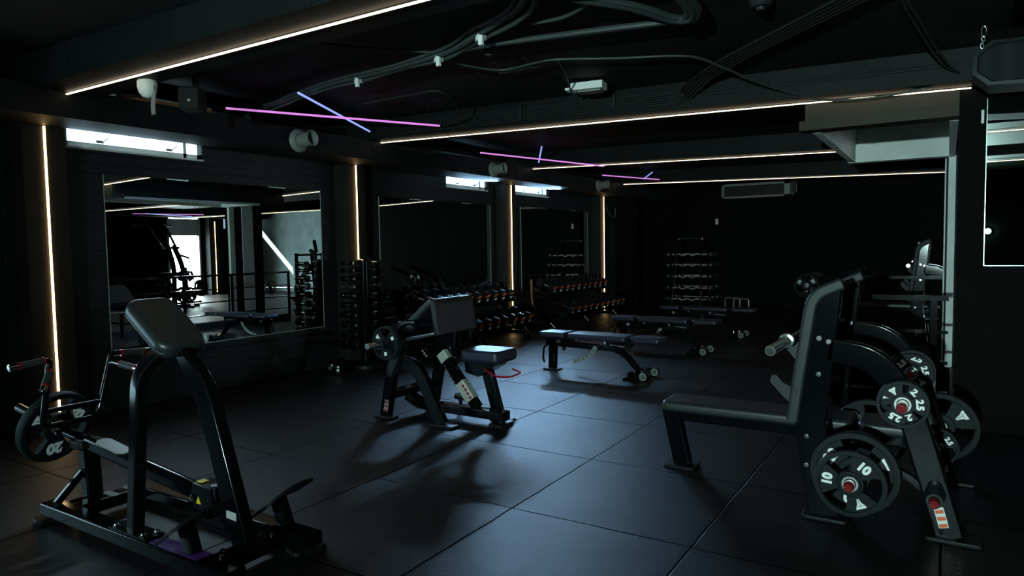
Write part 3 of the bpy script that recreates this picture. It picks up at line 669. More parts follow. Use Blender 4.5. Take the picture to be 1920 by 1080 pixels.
b = B(); b.sweep([(-2.72, 1.945, .10), (-2.80, 1.945, .20), (-2.86, 1.945, .26)], rrect(.06, .05, .01), (0, 1, 0)); part('pivot_post', b, black, t)
# rest post
b = B(); b.sweep([(-3.97, 1.92, .09), (-3.99, 1.92, .375)], rrect(.075, .085, .012), (0, 1, 0)); post = part('rest_post', b, black, t)
b = B(); b.slab(.12, .13, .05, .02, .012, axis_mat((-3.99, 1.91, .372), (0, 0, 1), (1, 0, 0))); part('rubber_rest', b, blackm, post)
b = B(); b.sweep([(-3.99, 1.745, .11), (-3.985, 1.88, .245)], rrect(.035, .03, .006), (1, 0, 0)); b.prism([(0, 0), (.10, 0), (.10, .12)], -.006, .006, axis_mat((-3.99, 1.78, .105), (-1, 0, 0), (0, 1, 0))); part('gusset', b, black, post)
b = B()
for y in (1.98, 2.09): b.prism([(-.05, -.02), (.05, -.02), (.06, 0), (.05, .02), (-.05, .02), (-.06, 0)], .105, .108, axis_mat((-3.90, y, 0), (0, 0, 1), (1, 0, 0)))
part('slot_cover', b, acm, t)
# handle frame: W of tube in front of the plate
X = -4.12
fr = fillet([(X, 1.80, .83), (X-.005, 1.755, .50), (X, 2.04, .50), (X, 2.13, .835)], .045, 6)
b = B(); b.tube([V(p) for p in fr], .0165, 12) if 0 else b.wire(fr, .0165, 12); hf = part('handle_frame', b, black, t)
b = B(); b.wire([(X, 1.775, .585), (X, 2.055, .585)], .014, 10); part('cross_tube', b, black, hf)
def handle(pts, g0, g1, chrome_end):
    b = B(); b.wire(fillet(pts, .04, 5), .0145, 12); h = part('handle_tube', b, black, t)
    b = B(); b.cyl(g0, g1, .0195, 16); part('rubber_grip', b, grip, h)
    d = (V(g1)-V(g0)).normalized(); b = B(); b.cyl(V(g0)-d*.008, V(g0), .0205, 16); b.cyl(V(g1), V(g1)+d*.008, .0205, 16); part('red_collar', b, redm, h)
    b = B(); b.cyl(V(g1)+d*.008, V(g1)+d*.05, .0195, 16); b.cyl(V(g1)+d*.05, V(g1)+d*.054, .014, 12); part('chrome_end', b, chrome, h)
handle([(X, 1.79, .76), (X, 1.81, .86), (X+.02, 1.76, .865)], (X+.02, 1.765, .864), (X+.02, 1.655, .854), 1)
handle([(X, 1.795, .78), (X+.03, 1.79, .815), (X+.05, 1.775, .80)], (X+.06, 1.775, .80), (X+.13, 1.72, .745), 1)
handle([(X, 2.11, .76), (X, 2.135, .86), (X+.01, 2.18, .852)], (X+.01, 2.19, .850), (X+.01, 2.31, .842), 1)
handle([(X, 2.12, .79), (X+.03, 2.125, .805), (X+.12, 2.12, .80)], (X+.13, 2.12, .80), (X+.27, 2.12, .79), 1)
# foot plates
for y0, x0 in ((1.755, -2.85), (2.18, -2.75)):
    b = B(); b.sweep([(x0+.06, y0, .10), (x0-.02, y0+.02, .215)], rrect(.075, .055, .01), (0, 1, 0)); st_ = part('foot_plate_stem', b, black, t)
    rows = []
    b = B(); n = 12; m = axis_mat((x0-.02, y0+.03, .235), (-.52, -.15, .84), (0, 1, .25))
    for k in range(n+1):
        u = -.14+.28*k/n; w = .12*(1-.25*(abs(u)/.14)**3); z = -.9*u*u
        rows.append((u, w, z))
    R = []
    for u, w, z in rows: R.append(b.ring([m @ V((u, -w, z)), m @ V((u, w, z)), m @ V((u, w, z-.014)), m @ V((u, -w, z-.014))]))
    b.skin(R); part('foot_plate', b, blackm, t)
make_plate(.205, .052, '20', math.radians(-92), 'black rubber plate marked 20 on the sleeve of the row machine at front left', P1+d2*.075, -d2, (0, 1, 0), ('n', 'n', 'e'), None, .30)

# ---------------------------------------------------------------- preacher curl bench, centre
t = CURL = thing('preacher_curl_bench', 'black preacher curl bench with a wedge pad and loaded bar, left of centre', 'gym machine', (-3.5, 4.65, 0))
YN, YF = 4.33, 4.98
for y in (YN, YF):
    b = B(); b.sweep(fillet([(-4.02, y, .02), (-3.85, y, .79), (-3.66, y, .80)], .07, 6), rrect(.105, .06, .012), (0, 1, 0)); post = part('rack_post', b, black, t)
    b = B(); b.slab(.21, .10, .022, .02, .006, axis_mat((-4.02, y, 0), (0, 0, 1), (1, 0, 0))); part('foot_pad', b, blackm, t)
    s = -1 if y == YN else 1
    mm = axis_mat((-3.83, y-.034, .60), (0, -1, 0), (1, 0, 0)); b = B()
    b.prism([(-.11, .10), (-.07, .13), (-.03, .10), (.02, .10), (.05, .13), (.06, .0), (.0, -.10), (-.06, -.22), (-.10, -.23), (-.115, -.19), (-.06, -.06), (-.11, .02)], -.035 if s < 0 else -.10, .035 if s < 0 else -.03, mm); part('bar_hook', b, greyp, t)
b = B(); b.sweep(fillet([(-3.90, YN, .50), (-3.66, YN, .475), (-3.42, YN, .02)], .26, 10), rrect(.11, .06, .012), (0, 1, 0)); part('curved_leg', b, black, t)
b = B(); b.slab(.24, .10, .022, .02, .006, axis_mat((-3.40, YN, 0), (0, 0, 1), (1, 0, 0))); part('foot_pad', b, blackm, t)
b = B(); b.sweep([(-3.97, YN, .205), (-3.97, YF, .205)], rrect(.12, .06, .012)); part('lower_crossmember', b, black, t)
b = B(); b.sweep([(-3.80, YN, .735), (-3.80, YF, .735)], rrect(.05, .06, .012)); part('upper_crossmember', b, black, t)
path = fillet([(-3.86, 4.70, .785), (-3.575, 4.70, 1.010), (-3.535, 4.70, .725)], .055, 8)
b = B(); b.sweep(path, rrect(.062, .55, .022, 4), (0, 1, 0)); pad = part('arm_pad', b, vinyl, t)
for y in (4.43, 4.97):
    b = B(); b.wire([V(p)+V((.02, y-4.70, 0)) for p in path[1:]], .004, 6); part('seam_piping', b, vinyl, pad)
b = B(); b.prism([(-.20, -.13), (.02, -.13), (.02, .03), (-.01, .05)], -.02, .02, axis_mat((-3.575, 4.70, .90), (0, -1, 0), (1, 0, 0))); part('pad_bracket', b, black, t)
b = B(); b.sweep(fillet([(-3.56, 4.62, .75), (-3.57, 4.62, .58), (-3.52, 4.62, .50)], .05, 5), rrect(.09, .05, .012), (0, 1, 0)); part('pad_column', b, black, t)
cd = V((.36, 0, -.42)).normalized(); A = V((-3.60, 4.58, .565)); Z = V((-3.24, 4.58, .12))
b = B(); b.sweep([A, Z], rrect(.085, .065, .010), (0, 1, 0)); col = part('adjustment_column', b, black, t)
b = B(); b.sweep([A.lerp(Z, .02), A.lerp(Z, .16)], rrect(.098, .08, .012), (0, 1, 0)); part('silver_collar', b, alu, col)
b = B(); b.sweep([A.lerp(Z, .55), A.lerp(Z, .86)], rrect(.098, .08, .012), (0, 1, 0)); part('silver_sleeve', b, alu, col)
b = B()
for k in range(4): b.prism([(-.012, -.010), (.012, -.010), (.012, .010), (-.012, .010)], 0, .001, axis_mat(A.lerp(Z, .60+.065*k)+V((.030, -.0402, .0)), (0, -1, 0), (.36, 0, -.42)))
part('scale_mark', b, redm, col)
bolts([A.lerp(Z, f)+V((-.025, -.032, -.018)) for f in (.22, .30, .40, .46, .52)], (0, -1, 0), .008, col)
b = B(); b.slab(.38, .33, .10, .05, .03, axis_mat((-3.20, 4.70, .50), (0, 0, 1), (1, 0, 0)), 6, 5); part('seat_pad', b, vinyl2, t)
b = B(); b.prism([(-.19, 0), (.13, 0), (.10, -.04), (-.05, -.13), (-.18, -.10)], -.09, .09, axis_mat((-3.20, 4.70, .50), (0, -1, 0), (1, 0, 0))); part('seat_frame', b, black, t)
b = B(); b.sweep([(-3.22, 4.70, .43), (-3.11, 4.70, .05)], rrect(.10, .06, .012), (0, 1, 0)); part('seat_leg', b, black, t)
b = B(); b.slab(.20, .12, .022, .02, .006, axis_mat((-3.10, 4.74, 0), (0, 0, 1), (1, 0, 0))); part('foot_pad', b, blackm, t)
b = B(); b.wire(fillet([(-3.18, 4.60, .445), (-3.05, 4.56, .40), (-2.93, 4.58, .40), (-2.91, 4.74, .415), (-3.02, 4.78, .43)], .04, 5), .008, 8); part('adjust_lever', b, redm, t, 'red seat lever')
b = B(); b.sweep(fillet([(-3.99, 4.60, .15), (-3.86, 4.60, .085), (-2.96, 4.58, .085)], .1, 6), rrect(.105, .075, .012)); part('main_rail', b, black, t)
b = B(); b.slab(.13, .20, .03, .02, .006, axis_mat((-3.01, 4.58, 0), (0, 0, 1), (1, 0, 0))); b.cyl((-3.01, 4.58, .03), (-3.01, 4.58, .05), .03, 12); part('foot_pad', b, blackm, t)
b = B(); b.cyl((-3.62, 4.80, .14), (-3.52, 4.78, .14), .03, 12); b.cyl((-3.57, 4.79, .03), (-3.57, 4.79, .18), .018, 10); part('levelling_knob', b, blackm, t)
b = B(); b.slab(.10, .045, .002, .004, .0006, axis_mat((-3.985, YN-.0305, .115), (0, -1, 0), (.2, 0, .98))); lab = part('warning_label', b, whitem, t)
b = B()
for k in range(3): b.prism([(-.014+.0, -.018), (.004, -.018), (.004, .018), (-.014, .018)], .002, .0026, axis_mat((-3.985+.007*(k-1), YN-.0305, .115+.034*(k-1)), (0, -1, 0), (.2, 0, .98)))
part('label_band', b, orange, lab)
# curl bar on its hooks
XB, ZB = -3.83, .675
t = thing('barbell', 'short barbell with gold-lit chrome sleeve resting on the preacher curl bench', 'barbell', (XB, 4.65, ZB))
b = B(); b.cyl((XB, 4.10, ZB), (XB, 5.2, ZB), .0135, 14); part('shaft', b, steel, t)
for y0, y1, yc in ((3.93, 4.20, 4.21), (5.37, 5.10, 5.09)):
    b = B(); b.cyl((XB, y0, ZB), (XB, y1, ZB), .0245, 20); b.cyl((XB, yc-.012, ZB), (XB, yc+.012, ZB), .04, 20); part('sleeve', b, chrome, t)
    d = 1 if y1 > y0 else -1
    b = B(); b.lathe([(.026, 0), (.045, 0), (.045, .05), (.026, .05)], (XB, y0+d*.135, ZB), (0, d, 0), 20, True); b.cyl((XB+.04, y0+d*.16, ZB), (XB+.085, y0+d*.16, ZB+.02), .008, 8); part('spring_collar', b, blackm, t)
make_plate(.14, .034, '5', math.radians(-90), 'small black plate on the near end of the curl bar', (XB, 4.150, ZB), (0, -1, 0), (1, 0, 0), ('s', 's', 'e'))
make_plate(.14, .034, '5', math.radians(-90), 'small black plate on the far end of the curl bar, behind the wedge pad', (XB, 5.15, ZB), (0, 1, 0), (-1, 0, 0), ('s', 's', 'e'))

# ---------------------------------------------------------------- olympic bench press, right
def bench_press(label, loc):
    t = thing('bench_press', label, 'gym machine', (-.6, 4.3, 0))
    for y in (3.83, 4.77):
        s = -1 if y < 4.3 else 1
        b = B(); b.sweep([(-.515, y, .02), (-.56, y, .30), (-.585, y, .50), (-.56, y, .75), (-.515, y, 1.20)], rrect(.15, .055, .012), (0, 1, 0)); up = part('upright', b, black, t)
        b = B(); b.slab(.22, .12, .022, .02, .006, axis_mat((-.51, y, 0), (0, 0, 1), (1, 0, 0))); part('foot_pad', b, blackm, t)
        b = B(); b.sweep(fillet([(-.672, y, .50), (-.635, y, .78), (-.578, y, 1.165), (-.44, y, 1.225)], .085, 7), rrect(.062, .085, .016, 4), (0, 1, 0))
        cov = part('upright_cover', b, greyp, t)
        m = axis_mat((-.60, y, 0), (0, -1, 0), (1, 0, 0)); b = B()
        b.prism([(-.01, .96), (-.03, .925), (-.075, .905), (-.095, .93), (-.11, .925), (-.105, .885), (-.06, .83), (-.0, .80)], -.03, .03, m)
        b.prism([(-.02, .655), (-.12, .70), (-.15, .735), (-.175, .735), (-.185, .70), (-.11, .62), (-.04, .56)], -.03, .03, m); part('bar_hook', b, greyp, cov)
        bolts([(x, y-.0275, z) for x, z in ((-.545, .945), (-.50, .93), (-.545, .76), (-.60, .43), (-.60, .28), (-.535, .20), (-.49, .33))], (0, -1, 0), .010, up)
        b = B(); b.sweep(fillet([(-.50, y, .885), (-.30, y, .86), (-.155, y, .68), (-.02, y, .22), (.035, y, .02)], .22, 10), rrect(.125, .055, .012), (0, 1, 0)); rl = part('rear_leg', b, black, t)
        b = B(); b.slab(.24, .12, .022, .02, .006, axis_mat((.05, y, 0), (0, 0, 1), (1, 0, 0))); part('foot_pad', b, blackm, t)
        b = B(); b.sweep(fillet([(-.55, y, .275), (-.16, y, .30), (-.03, y, .20)], .05, 5), rrect(.05, .045, .01), (0, 1, 0)); part('storage_brace', b, black, t)
        for x, z, ln in ((-.163, .665, .22), (-.37, .285, .30), (-.028, .225, .17)):
            b = B(); b.cyl((x, y, z), (x, y-ln, z), .0245, 20); h = part('storage_horn', b, chrome if ln > .18 else blackm, t)
            b = B(); b.cyl((x, y-ln, z), (x, y-ln-.022, z), .0235, 20, .020); b.cyl((x, y-ln-.022, z), (x, y-ln-.026, z), .015, 12); part('end_cap', b, redcap, h)
            if ln < .18:
                b = B(); b.cyl((x, y-.03, z), (x, y-.14, z), .045, 20, .034); part('rubber_sleeve', b, greyp, h)
        b = B(); b.slab(.10, .042, .002, .004, .0006, axis_mat((.0, y-.0285, .115), (0, -1, 0), (-.26, 0, .96))); lab = part('warning_label', b, whitem, t)
        b = B()
        for k in (-1, 0, 1): b.prism([(-.013, -.017), (.004, -.017), (.004, .017), (-.013, .017)], .002, .0026, axis_mat((.0-.009*k, y-.0285, .115+.032*k), (0, -1, 0), (-.26, 0, .96)))
        part('label_band', b, orange, lab)
    b = B(); b.cyl((-.015, 4.77, .31), (-.015, 4.95, .31), .0245, 18); part('storage_horn', b, steel, t)
    b = B(); b.sweep([(-.50, 3.83, .20), (-.50, 4.77, .20)], rrect(.07, .06, .012)); part('crossmember', b, black, t)
    b = B(); b.sweep([(-.02, 3.83, .13), (-.02, 4.77, .13)], rrect(.07, .06, .012)); part('crossmember', b, black, t)
    b = B(); b.slab(1.10, .29, .065, .05, .024, axis_mat((-.97, 4.29, .385), (0, 0, 1), (1, 0, 0)), 6, 5); part('bench_pad', b, vinyl, t)
    b = B(); b.slab(.28, .29, .065, .05, .024, axis_mat((-.26, 4.29, .385), (0, 0, 1), (1, 0, 0)), 6, 5); part('bench_pad', b, vinyl, t)
    b = B(); b.sweep([(-1.42, 4.29, .345), (-.12, 4.29, .345)], rrect(.075, .075, .012)); part('bench_rail', b, black, t)
    b = B(); b.sweep([(-.45, 4.29, .33), (-.45, 4.29, .2)], rrect(.075, .075, .012), (0, 1, 0)); part('bench_support', b, black, t)
    b = B(); b.sweep([(-1.50, 4.30, .375), (-1.42, 4.30, .02)], rrect(.11, .07, .012), (0, 1, 0)); part('front_leg', b, black, t)
    b = B(); b.slab(.20, .16, .022, .02, .006, axis_mat((-1.43, 4.30, 0), (0, 0, 1), (1, 0, 0))); part('foot_pad', b, blackm, t)
    return t
BP = bench_press('black bench press with plate storage and a barbell on its uprights, at right', None)
# barbell
XB, ZB = -.672, .945
t = thing('barbell', 'chrome barbell resting on the hooks of the bench press at right', 'barbell', (XB, 4.3, ZB))
b = B(); b.cyl((XB, 3.55, ZB), (XB, 5.05, ZB), .014, 16); part('shaft', b, chrome, t)
for y0, y1 in ((3.26, 3.66), (5.34, 4.94)):
    d = 1 if y1 > y0 else -1
    b = B(); b.lathe([(.001, .004), (.014, .004), (.016, 0), (.0235, 0), (.025, .004), (.025, .36), (.036, .362), (.038, .37), (.038, .385), (.034, .40), (.001, .40)], (XB, y0, ZB), (0, d, 0), 28); s = part('sleeve', b, chrome, t)
    b = B(); b.lathe([(.001, -.001), (.0135, -.001), (.0135, .004), (.001, .004)], (XB, y0, ZB), (0, d, 0), 20); part('end_cap', b, blackm, s)
BPW = 'on the bench press at right'
make_plate(.112, .026, '2.5', math.radians(4), 'front 2.5 plate, upper near horn of the bench press at right', (-.163, 3.70, .665), (0, -1, 0), (1, 0, 0), ('n', 'e', 'n'), None, .26)
make_plate(.112, .026, '2.5', math.radians(40), 'second small plate behind the front 2.5 plate, upper near horn of the bench press', (-.163, 3.74, .665), (0, -1, 0), (1, 0, 0), ('n', 'e', 'n'), None, .26)
make_plate(.112, .026, '2.5', math.radians(15), 'front 2.5 plate, upper far horn of the bench press at right', (-.163, 4.62, .665), (0, -1, 0), (1, 0, 0), ('n', 'n', 'e'), None, .26)
make_plate(.125, .026, '2.5', math.radians(70), 'dark plate behind the 2.5 plate, upper far horn of the bench press', (-.163, 4.66, .670), (0, -1, 0), (1, 0, 0), ('n', 'n', 'e'), None, .26)
make_plate(.160, .036, '10', math.radians(55), 'plate marked 10 nearest the camera on the bench press at right', (-.37, 3.585, .285), (0, -1, 0), (1, 0, 0), ('n', 'n', 'e'), None, .26)
make_plate(.205, .045, '20', math.radians(25), 'large plate marked 20 right behind the plate marked 10 on the bench press', (-.37, 3.765, .285), (0, -1, 0), (1, 0, 0), ('e', 'n', 'n'), None, .24)
make_plate(.205, .045, '20', math.radians(15), 'large 20 plate on the far lower horn, behind the bench pad end', (-.37, 4.60, .285), (0, -1, 0), (1, 0, 0), ('e', 'n', 'n'), None, .24)
make_plate(.205, .045, '20', math.radians(35), 'large dark plate with two white emblems behind the bench press rear leg', (-.015, 4.86, .31), (0, -1, 0), (1, 0, 0), ('e', 'n', 'e'), None, .24)
make_plate(.112, .026, '2.5', math.radians(35), 'small dark plate low behind the bench press rear leg', (-.028, 4.70, .225), (0, -1, 0), (1, 0, 0), ('n', 'n', 'e'), None, .24)
# ---------------------------------------------------------------- adjustable benches
def adj_bench(label):
    t = thing('adjustable_bench', label, 'weight bench', (0, 0, 0), 'adjustable benches in a row')
    for x, L, nm in ((-.545, .34, 'seat_pad'), (.03, .72, 'back_pad'), (.60, .34, 'head_pad')):
        b = B(); b.slab(L, .30 if L > .5 else .27, .062, .045, .02, axis_mat((x, 0, .395), (0, 0, 1), (1, 0, 0)), 5, 4); part(nm, b, vinyl2, t)
    b = B(); b.sweep(fillet([(-.62, 0, .315), (.28, 0, .30), (.50, 0, .06)], .20, 9), rrect(.065, .055, .012), (0, 1, 0)); part('main_beam', b, black, t)
    b = B(); b.sweep([(-.58, 0, .385), (-.60, 0, .02)], rrect(.09, .07, .012), (0, 1, 0)); leg = part('rear_leg', b, black, t)
    b = B(); b.prism([(-.05, -.008), (.05, -.008), (.05, .008), (-.05, .008)], 0, .001, axis_mat((-.56, -.0362, .15), (0, -1, 0), (0, 0, 1))); part('leg_print', b, greyp, leg)
    b = B(); b.slab(.20, .13, .022, .02, .006, axis_mat((-.60, 0, 0), (0, 0, 1), (1, 0, 0))); part('foot_pad', b, blackm, t)
    b = B(); b.wire(fillet([(-.66, 0, .30), (-.72, 0, .26), (-.73, 0, .12), (-.71, 0, .08)], .04, 5), .012, 8); part('carry_handle', b, blackm, t)
    b = B(); b.span((-.66, -.045, .30), (-.40, .045, .37)); b.cyl((-.33, -.05, .345), (-.33, .05, .345), .05, 20); part('hinge_bracket', b, black, t)
    b = B(); b.span((-.52, -.048, .325), (-.47, -.045, .365)); part('rating_plate', b, acm, t)
    b = B(); b.span((.06, -.03, .33), (.40, .03, .395)); part('pad_rail', b, black, t)
    b = B(); b.cyl((.16, -.034, .345), (.34, -.034, .335), .012, 10); part('slide_rod', b, steel, t)
    n = 12; pts = []; b = B()
    for k in range(n+1):
        a = math.radians(8+62*k/n); pts.append((-.36+.36*math.sin(a)+.02, .41-.30*math.cos(a)))
    w = .028; out = [(x, z) for x, z in pts]; inn = [(-.34+(x+.34)*.87, .41+(z-.41)*.87) for x, z in pts]; m = axis_mat((0, -.02, 0), (0, -1, 0), (1, 0, 0))
    lo = [b.bm.verts.new(m @ V((x, z, 0))) for x, z in out+inn[::-1]]; hi = [b.bm.verts.new(m @ V((x, z, .01))) for x, z in out+inn[::-1]]
    N = n+1
    for L in (lo, hi):
        for j in range(n): b._f((L[j], L[j+1], L[2*N-2-j], L[2*N-1-j]))
    for j in range(2*N): b._f((lo[j], lo[(j+1) % (2*N)], hi[(j+1) % (2*N)], hi[j]))
    arc = part('ladder_arc', b, acm, t, 'pale slotted adjustment arc')
    b = B()
    for k in range(2, n-1, 2): b.cyl((-.34+(pts[k][0]+.34)*.935, -.0312, .41+(pts[k][1]-.41)*.935), (-.34+(pts[k][0]+.34)*.935, -.0302, .41+(pts[k][1]-.41)*.935), .008, 10)
    part('slot', b, dark, arc)
    for p, q, rr in (((-.41, -.05, .275), (-.41, -.075, .262), .022), ((pts[0][0], -.05, pts[0][1]+.01), (pts[0][0], .02, pts[0][1]+.01), .016), ((.10, -.055, .365), (.10, -.035, .365), .018), ((-.25, -.06, .375), (-.25, -.04, .375), .018)):
        b = B(); b.cyl(p, q, rr, 12); part('steel_knob', b, chrome, t)
    b = B(); b.box((.50, 0, .055), (.13, .40, .06)); b.slab(.20, .44, .022, .02, .006, axis_mat((.48, 0, 0), (0, 0, 1), (1, 0, 0))); part('front_base', b, black, t)
    bolts(((.46, -.07, .085), (.54, -.07, .085), (.50, .10, .085), (.46, .07, .085)), (0, 0, 1), .010, t)
    for y in (-.16, .16):
        b = B(); b.cyl((.60, y-.016, .052), (.60, y+.016, .052), .048, 24); wh = part('wheel', b, blackm, t)
        b = B(); b.lathe([(.022, 0), (.040, 0), (.040, .002), (.022, .002)], (.60, y-.0165, .052), (0, -1, 0), 24, True); b.cyl((.60, y-.017, .052), (.60, y-.024, .052), .010, 8); part('wheel_rim', b, acm, wh)
    return t
bench = adj_bench('black adjustable bench nearest the camera, with its pale slotted arc in full view')
bench.location = (-3.27, 6.98, 0); bench.rotation_euler = (0, 0, math.radians(-2))
copy_tree(bench, (-3.22, 8.92, 0), (0, 0, math.radians(-2)), 'middle one of the three black adjustable benches in a row')
copy_tree(bench, (-3.20, 10.75, 0), (0, 0, math.radians(-1)), 'farthest of the three black adjustable benches, in front of the barbell rack')

# ---------------------------------------------------------------- round dumbbells
def round_db(label, R=.075, L=.36, marks=True):
    """axis along +X, tilted later"""
    t = thing('dumbbell', label, 'dumbbell', (0, 0, 0))
    b = B(); b.lathe([(.016, -L*.22), (.019, 0), (.016, L*.22)], (0, 0, 0), (1, 0, 0), 14); part('handle', b, chrome, t)
    for s in (-1, 1):
        b = B(); o = (s*L*.20, 0, 0); h = L*.30
        b.lathe([(.02, 0), (R*.86, 0), (R, .012), (R, h-.016), (R*.93, h-.004), (R*.86, h), (.001, h)], o, (s, 0, 0), 28); hd = part('head', b, dbm, t)
        if s > 0 and marks:
            m = axis_mat((L*.5+.0006, 0, 0), (1, 0, 0), (0, 1, 0)); b = B()
            for dx in (-.030, -.006, .018): b.prism([(dx-.022, -.002), (dx-.002, -.002), (dx+.026, .046), (dx+.006, .044)], 0, .0012, m)
            b.prism([(-.052, .014), (-.03, .012), (.056, .030), (.056, .038)], 0, .0014, m); part('orange_mark', b, orange, hd)
            b = B(); b.prism([(-.026, -.056), (-.004, -.056), (-.002, -.026), (-.024, -.026)], 0, .0012, m); b.prism([(.002, -.056), (.026, -.056), (.028, -.026), (.004, -.026)], 0, .0012, m); part('white_mark', b, whitem, hd)
    return t
def db_rack(yc, label, L, yu0, yu1, yl0, yl1, nm):
    t = thing('dumbbell_rack', label, 'rack', (-5.75, yc, 0), 'two-tier dumbbell racks along the brick wall')
    for y in (yc-L/2+.12, yc, yc+L/2-.12):
        b = B(); b.sweep(fillet([(-6.02, y, .88), (-6.00, y, .48), (-5.52, y, .02)], .35, 9), rrect(.10, .055, .012), (0, 1, 0)); lg = part('leg', b, black, t)
        b = B(); b.slab(.20, .11, .02, .02, .006, axis_mat((-5.54, y, 0), (0, 0, 1), (1, 0, 0))); part('foot_pad', b, blackm, t)
        b = B(); b.sweep([(-6.0, y, .10), (-5.62, y, .10)], rrect(.06, .05, .01), (0, 1, 0)); part('brace', b, black, t)
        b = B()
        for k in range(3): b.prism([(-.014, -.012), (.014, -.012), (.014, .012), (-.014, .012)], 0, .0015, axis_mat((-5.565-.03*k, y-.029, .075+.030*k), (0, -1, 0), (1, 0, 0)))
        part('label_sticker', b, tagm, lg, 'three small pale stickers')
    for (zc_, xc, y0, y1) in ((.66, -5.74, yu0, yu1), (.30, -5.50, yl0, yl1)):
        for dx, dz in ((-.11, .035), (.09, -.04)):
            b = B(); b.sweep([(xc+dx, y0-.14, zc_+dz), (xc+dx, y1+.14, zc_+dz)], rrect(.06, .035, .008)); sh = part('shelf_rail', b, black, t)
        for y in (y0-.15, y1+.15):
            b = B(); b.sweep([(xc-.17, y, zc_+.075), (xc+.14, y, zc_-.04)], rrect(.05, .02, .006), (0, 1, 0)); part('shelf_end', b, blackm, sh)
        for y in (yc-L/2+.12, yc, yc+L/2-.12):
            b = B(); b.sweep([(-5.98, y, zc_-.02), (xc, y, zc_-.03)], rrect(.05, .045, .01), (0, 1, 0)); part('bracket', b, black, sh)
    return t
ORD = ('first', 'second', 'third', 'fourth', 'fifth', 'sixth', 'seventh', 'eighth', 'ninth', 'tenth')
proto = None
for yc, L, yu, yl, nm in ((8.02, 2.7, (6.90, 8.82), (7.00, 8.95), 'nearer'), (11.45, 2.8, (10.2, 12.22), (10.38, 12.50), 'farther')):
    db_rack(yc, 'black two-tier dumbbell rack %s' % ('nearer the camera, between the second and third light-strip pillars' if nm == 'nearer' else 'farther from the camera, left of the last light-strip pillar'), L, yu[0], yu[1], yl[0], yl[1], nm)
    for tier, x, z, (y0, y1) in (('upper', -5.735, .775, yu), ('lower', -5.495, .415, yl)):
        for k in range(10):
            lab = '%s orange-marked dumbbell from the camera end, %s tier of the %s dumbbell rack' % (ORD[k], tier, nm)
            y = y0+(y1-y0)*k/9; s = 1+.012*((k*7) % 3) - (.02 if tier == 'upper' else 0)
            rot = (math.radians(random.uniform(-6, 6)), math.radians(19), math.radians(random.uniform(-2, 2)))
            if proto is None:
                proto = round_db(lab); proto['group'] = 'orange-marked dumbbells on the two-tier racks'; o = proto
            else: o = copy_tree(proto, label=lab)
            o.location = (x, y, z); o.rotation_euler = rot; o.scale = (s, s, s)

# ---------------------------------------------------------------- tower of small dumbbells at the second pillar
TX, TY = -6.0, 6.14
t = thing('dumbbell_tower', 'tall round dumbbell tower in front of the second light-strip pillar', 'rack', (TX, TY, 0))
b = B(); b.cyl((TX, TY, .05), (TX, TY, 1.285), .058, 32); part('column', b, black, t)
b = B(); b.lathe([(.001, 0), (.075, 0), (.078, .015), (.06, .03), (.001, .035)], (TX, TY, 1.285), (0, 0, 1), 28); part('chrome_cap', b, chrome, t)
b = B(); b.lathe([(.001, 0), (.20, 0), (.20, .04), (.17, .055), (.001, .06)], (TX, TY, .0), (0, 0, 1), 36); part('base_disc', b, blackm, t)
ZT = [1.262, 1.175, 1.08, .985, .878, .765, .65, .53, .41, .29]
for k, z in enumerate(ZT):
    for s in (-1, 1):
        b = B(); o_ = -.265 if s < 0 else .195; b.box((TX-.02, TY+o_*.6, z-.028), (.05, abs(o_)*.8, .018)); b.box((TX-.02, TY+o_*.86, z-.02), (.10, .012, .05)); part('cradle', b, blackm, t)
def small_db(label, R, L, hexh):
    t = thing('dumbbell', label, 'dumbbell', (0, 0, 0))
    b = B(); b.lathe([(.015, -L*.505), (.0195, 0), (.015, L*.505)], (0, 0, 0), (1, 0, 0), 14); part('handle', b, chrome, t)
    for s in (-1, 1):
        b = B(); h = L*.30; b.lathe([(.015, 0), (R*.8, 0), (R, .008), (R, h-.008), (R*.8, h), (.001, h)], (s*L*.20, 0, 0), (s, 0, 0), 6 if hexh else 24); part('head', b, black if not hexh else greyp, t)
    return t
cache = {}
for k, z in enumerate(ZT):
    for s in (-1, 1):
        R = .024+.0034*k; L = .20+.006*k; hx = k == 3
        lab = 'small dumbbell on the %s side of the dumbbell tower, %s from the top' % ('camera' if s < 0 else 'far', ORD[k])
        if k not in cache: o = cache[k] = small_db(lab, R, L, hx); o['group'] = 'small dumbbells on the round tower'
        else: o = copy_tree(cache[k], label=lab)
        o.location = (TX-.0, TY+(-.265 if s < 0 else .195), z+.012); o.rotation_euler = (0, 0, math.radians(4*s))
for i, (x, y, w) in enumerate(((-6.10, 5.68, 'left'), (-5.92, 5.62, 'right'))):
    o = small_db('%s one of two black dumbbells on the floor at the foot of the dumbbell tower' % w, .066, .26, False); o.location = (x, y, .067); o.rotation_euler = (0, 0, math.radians(-58+6*i))

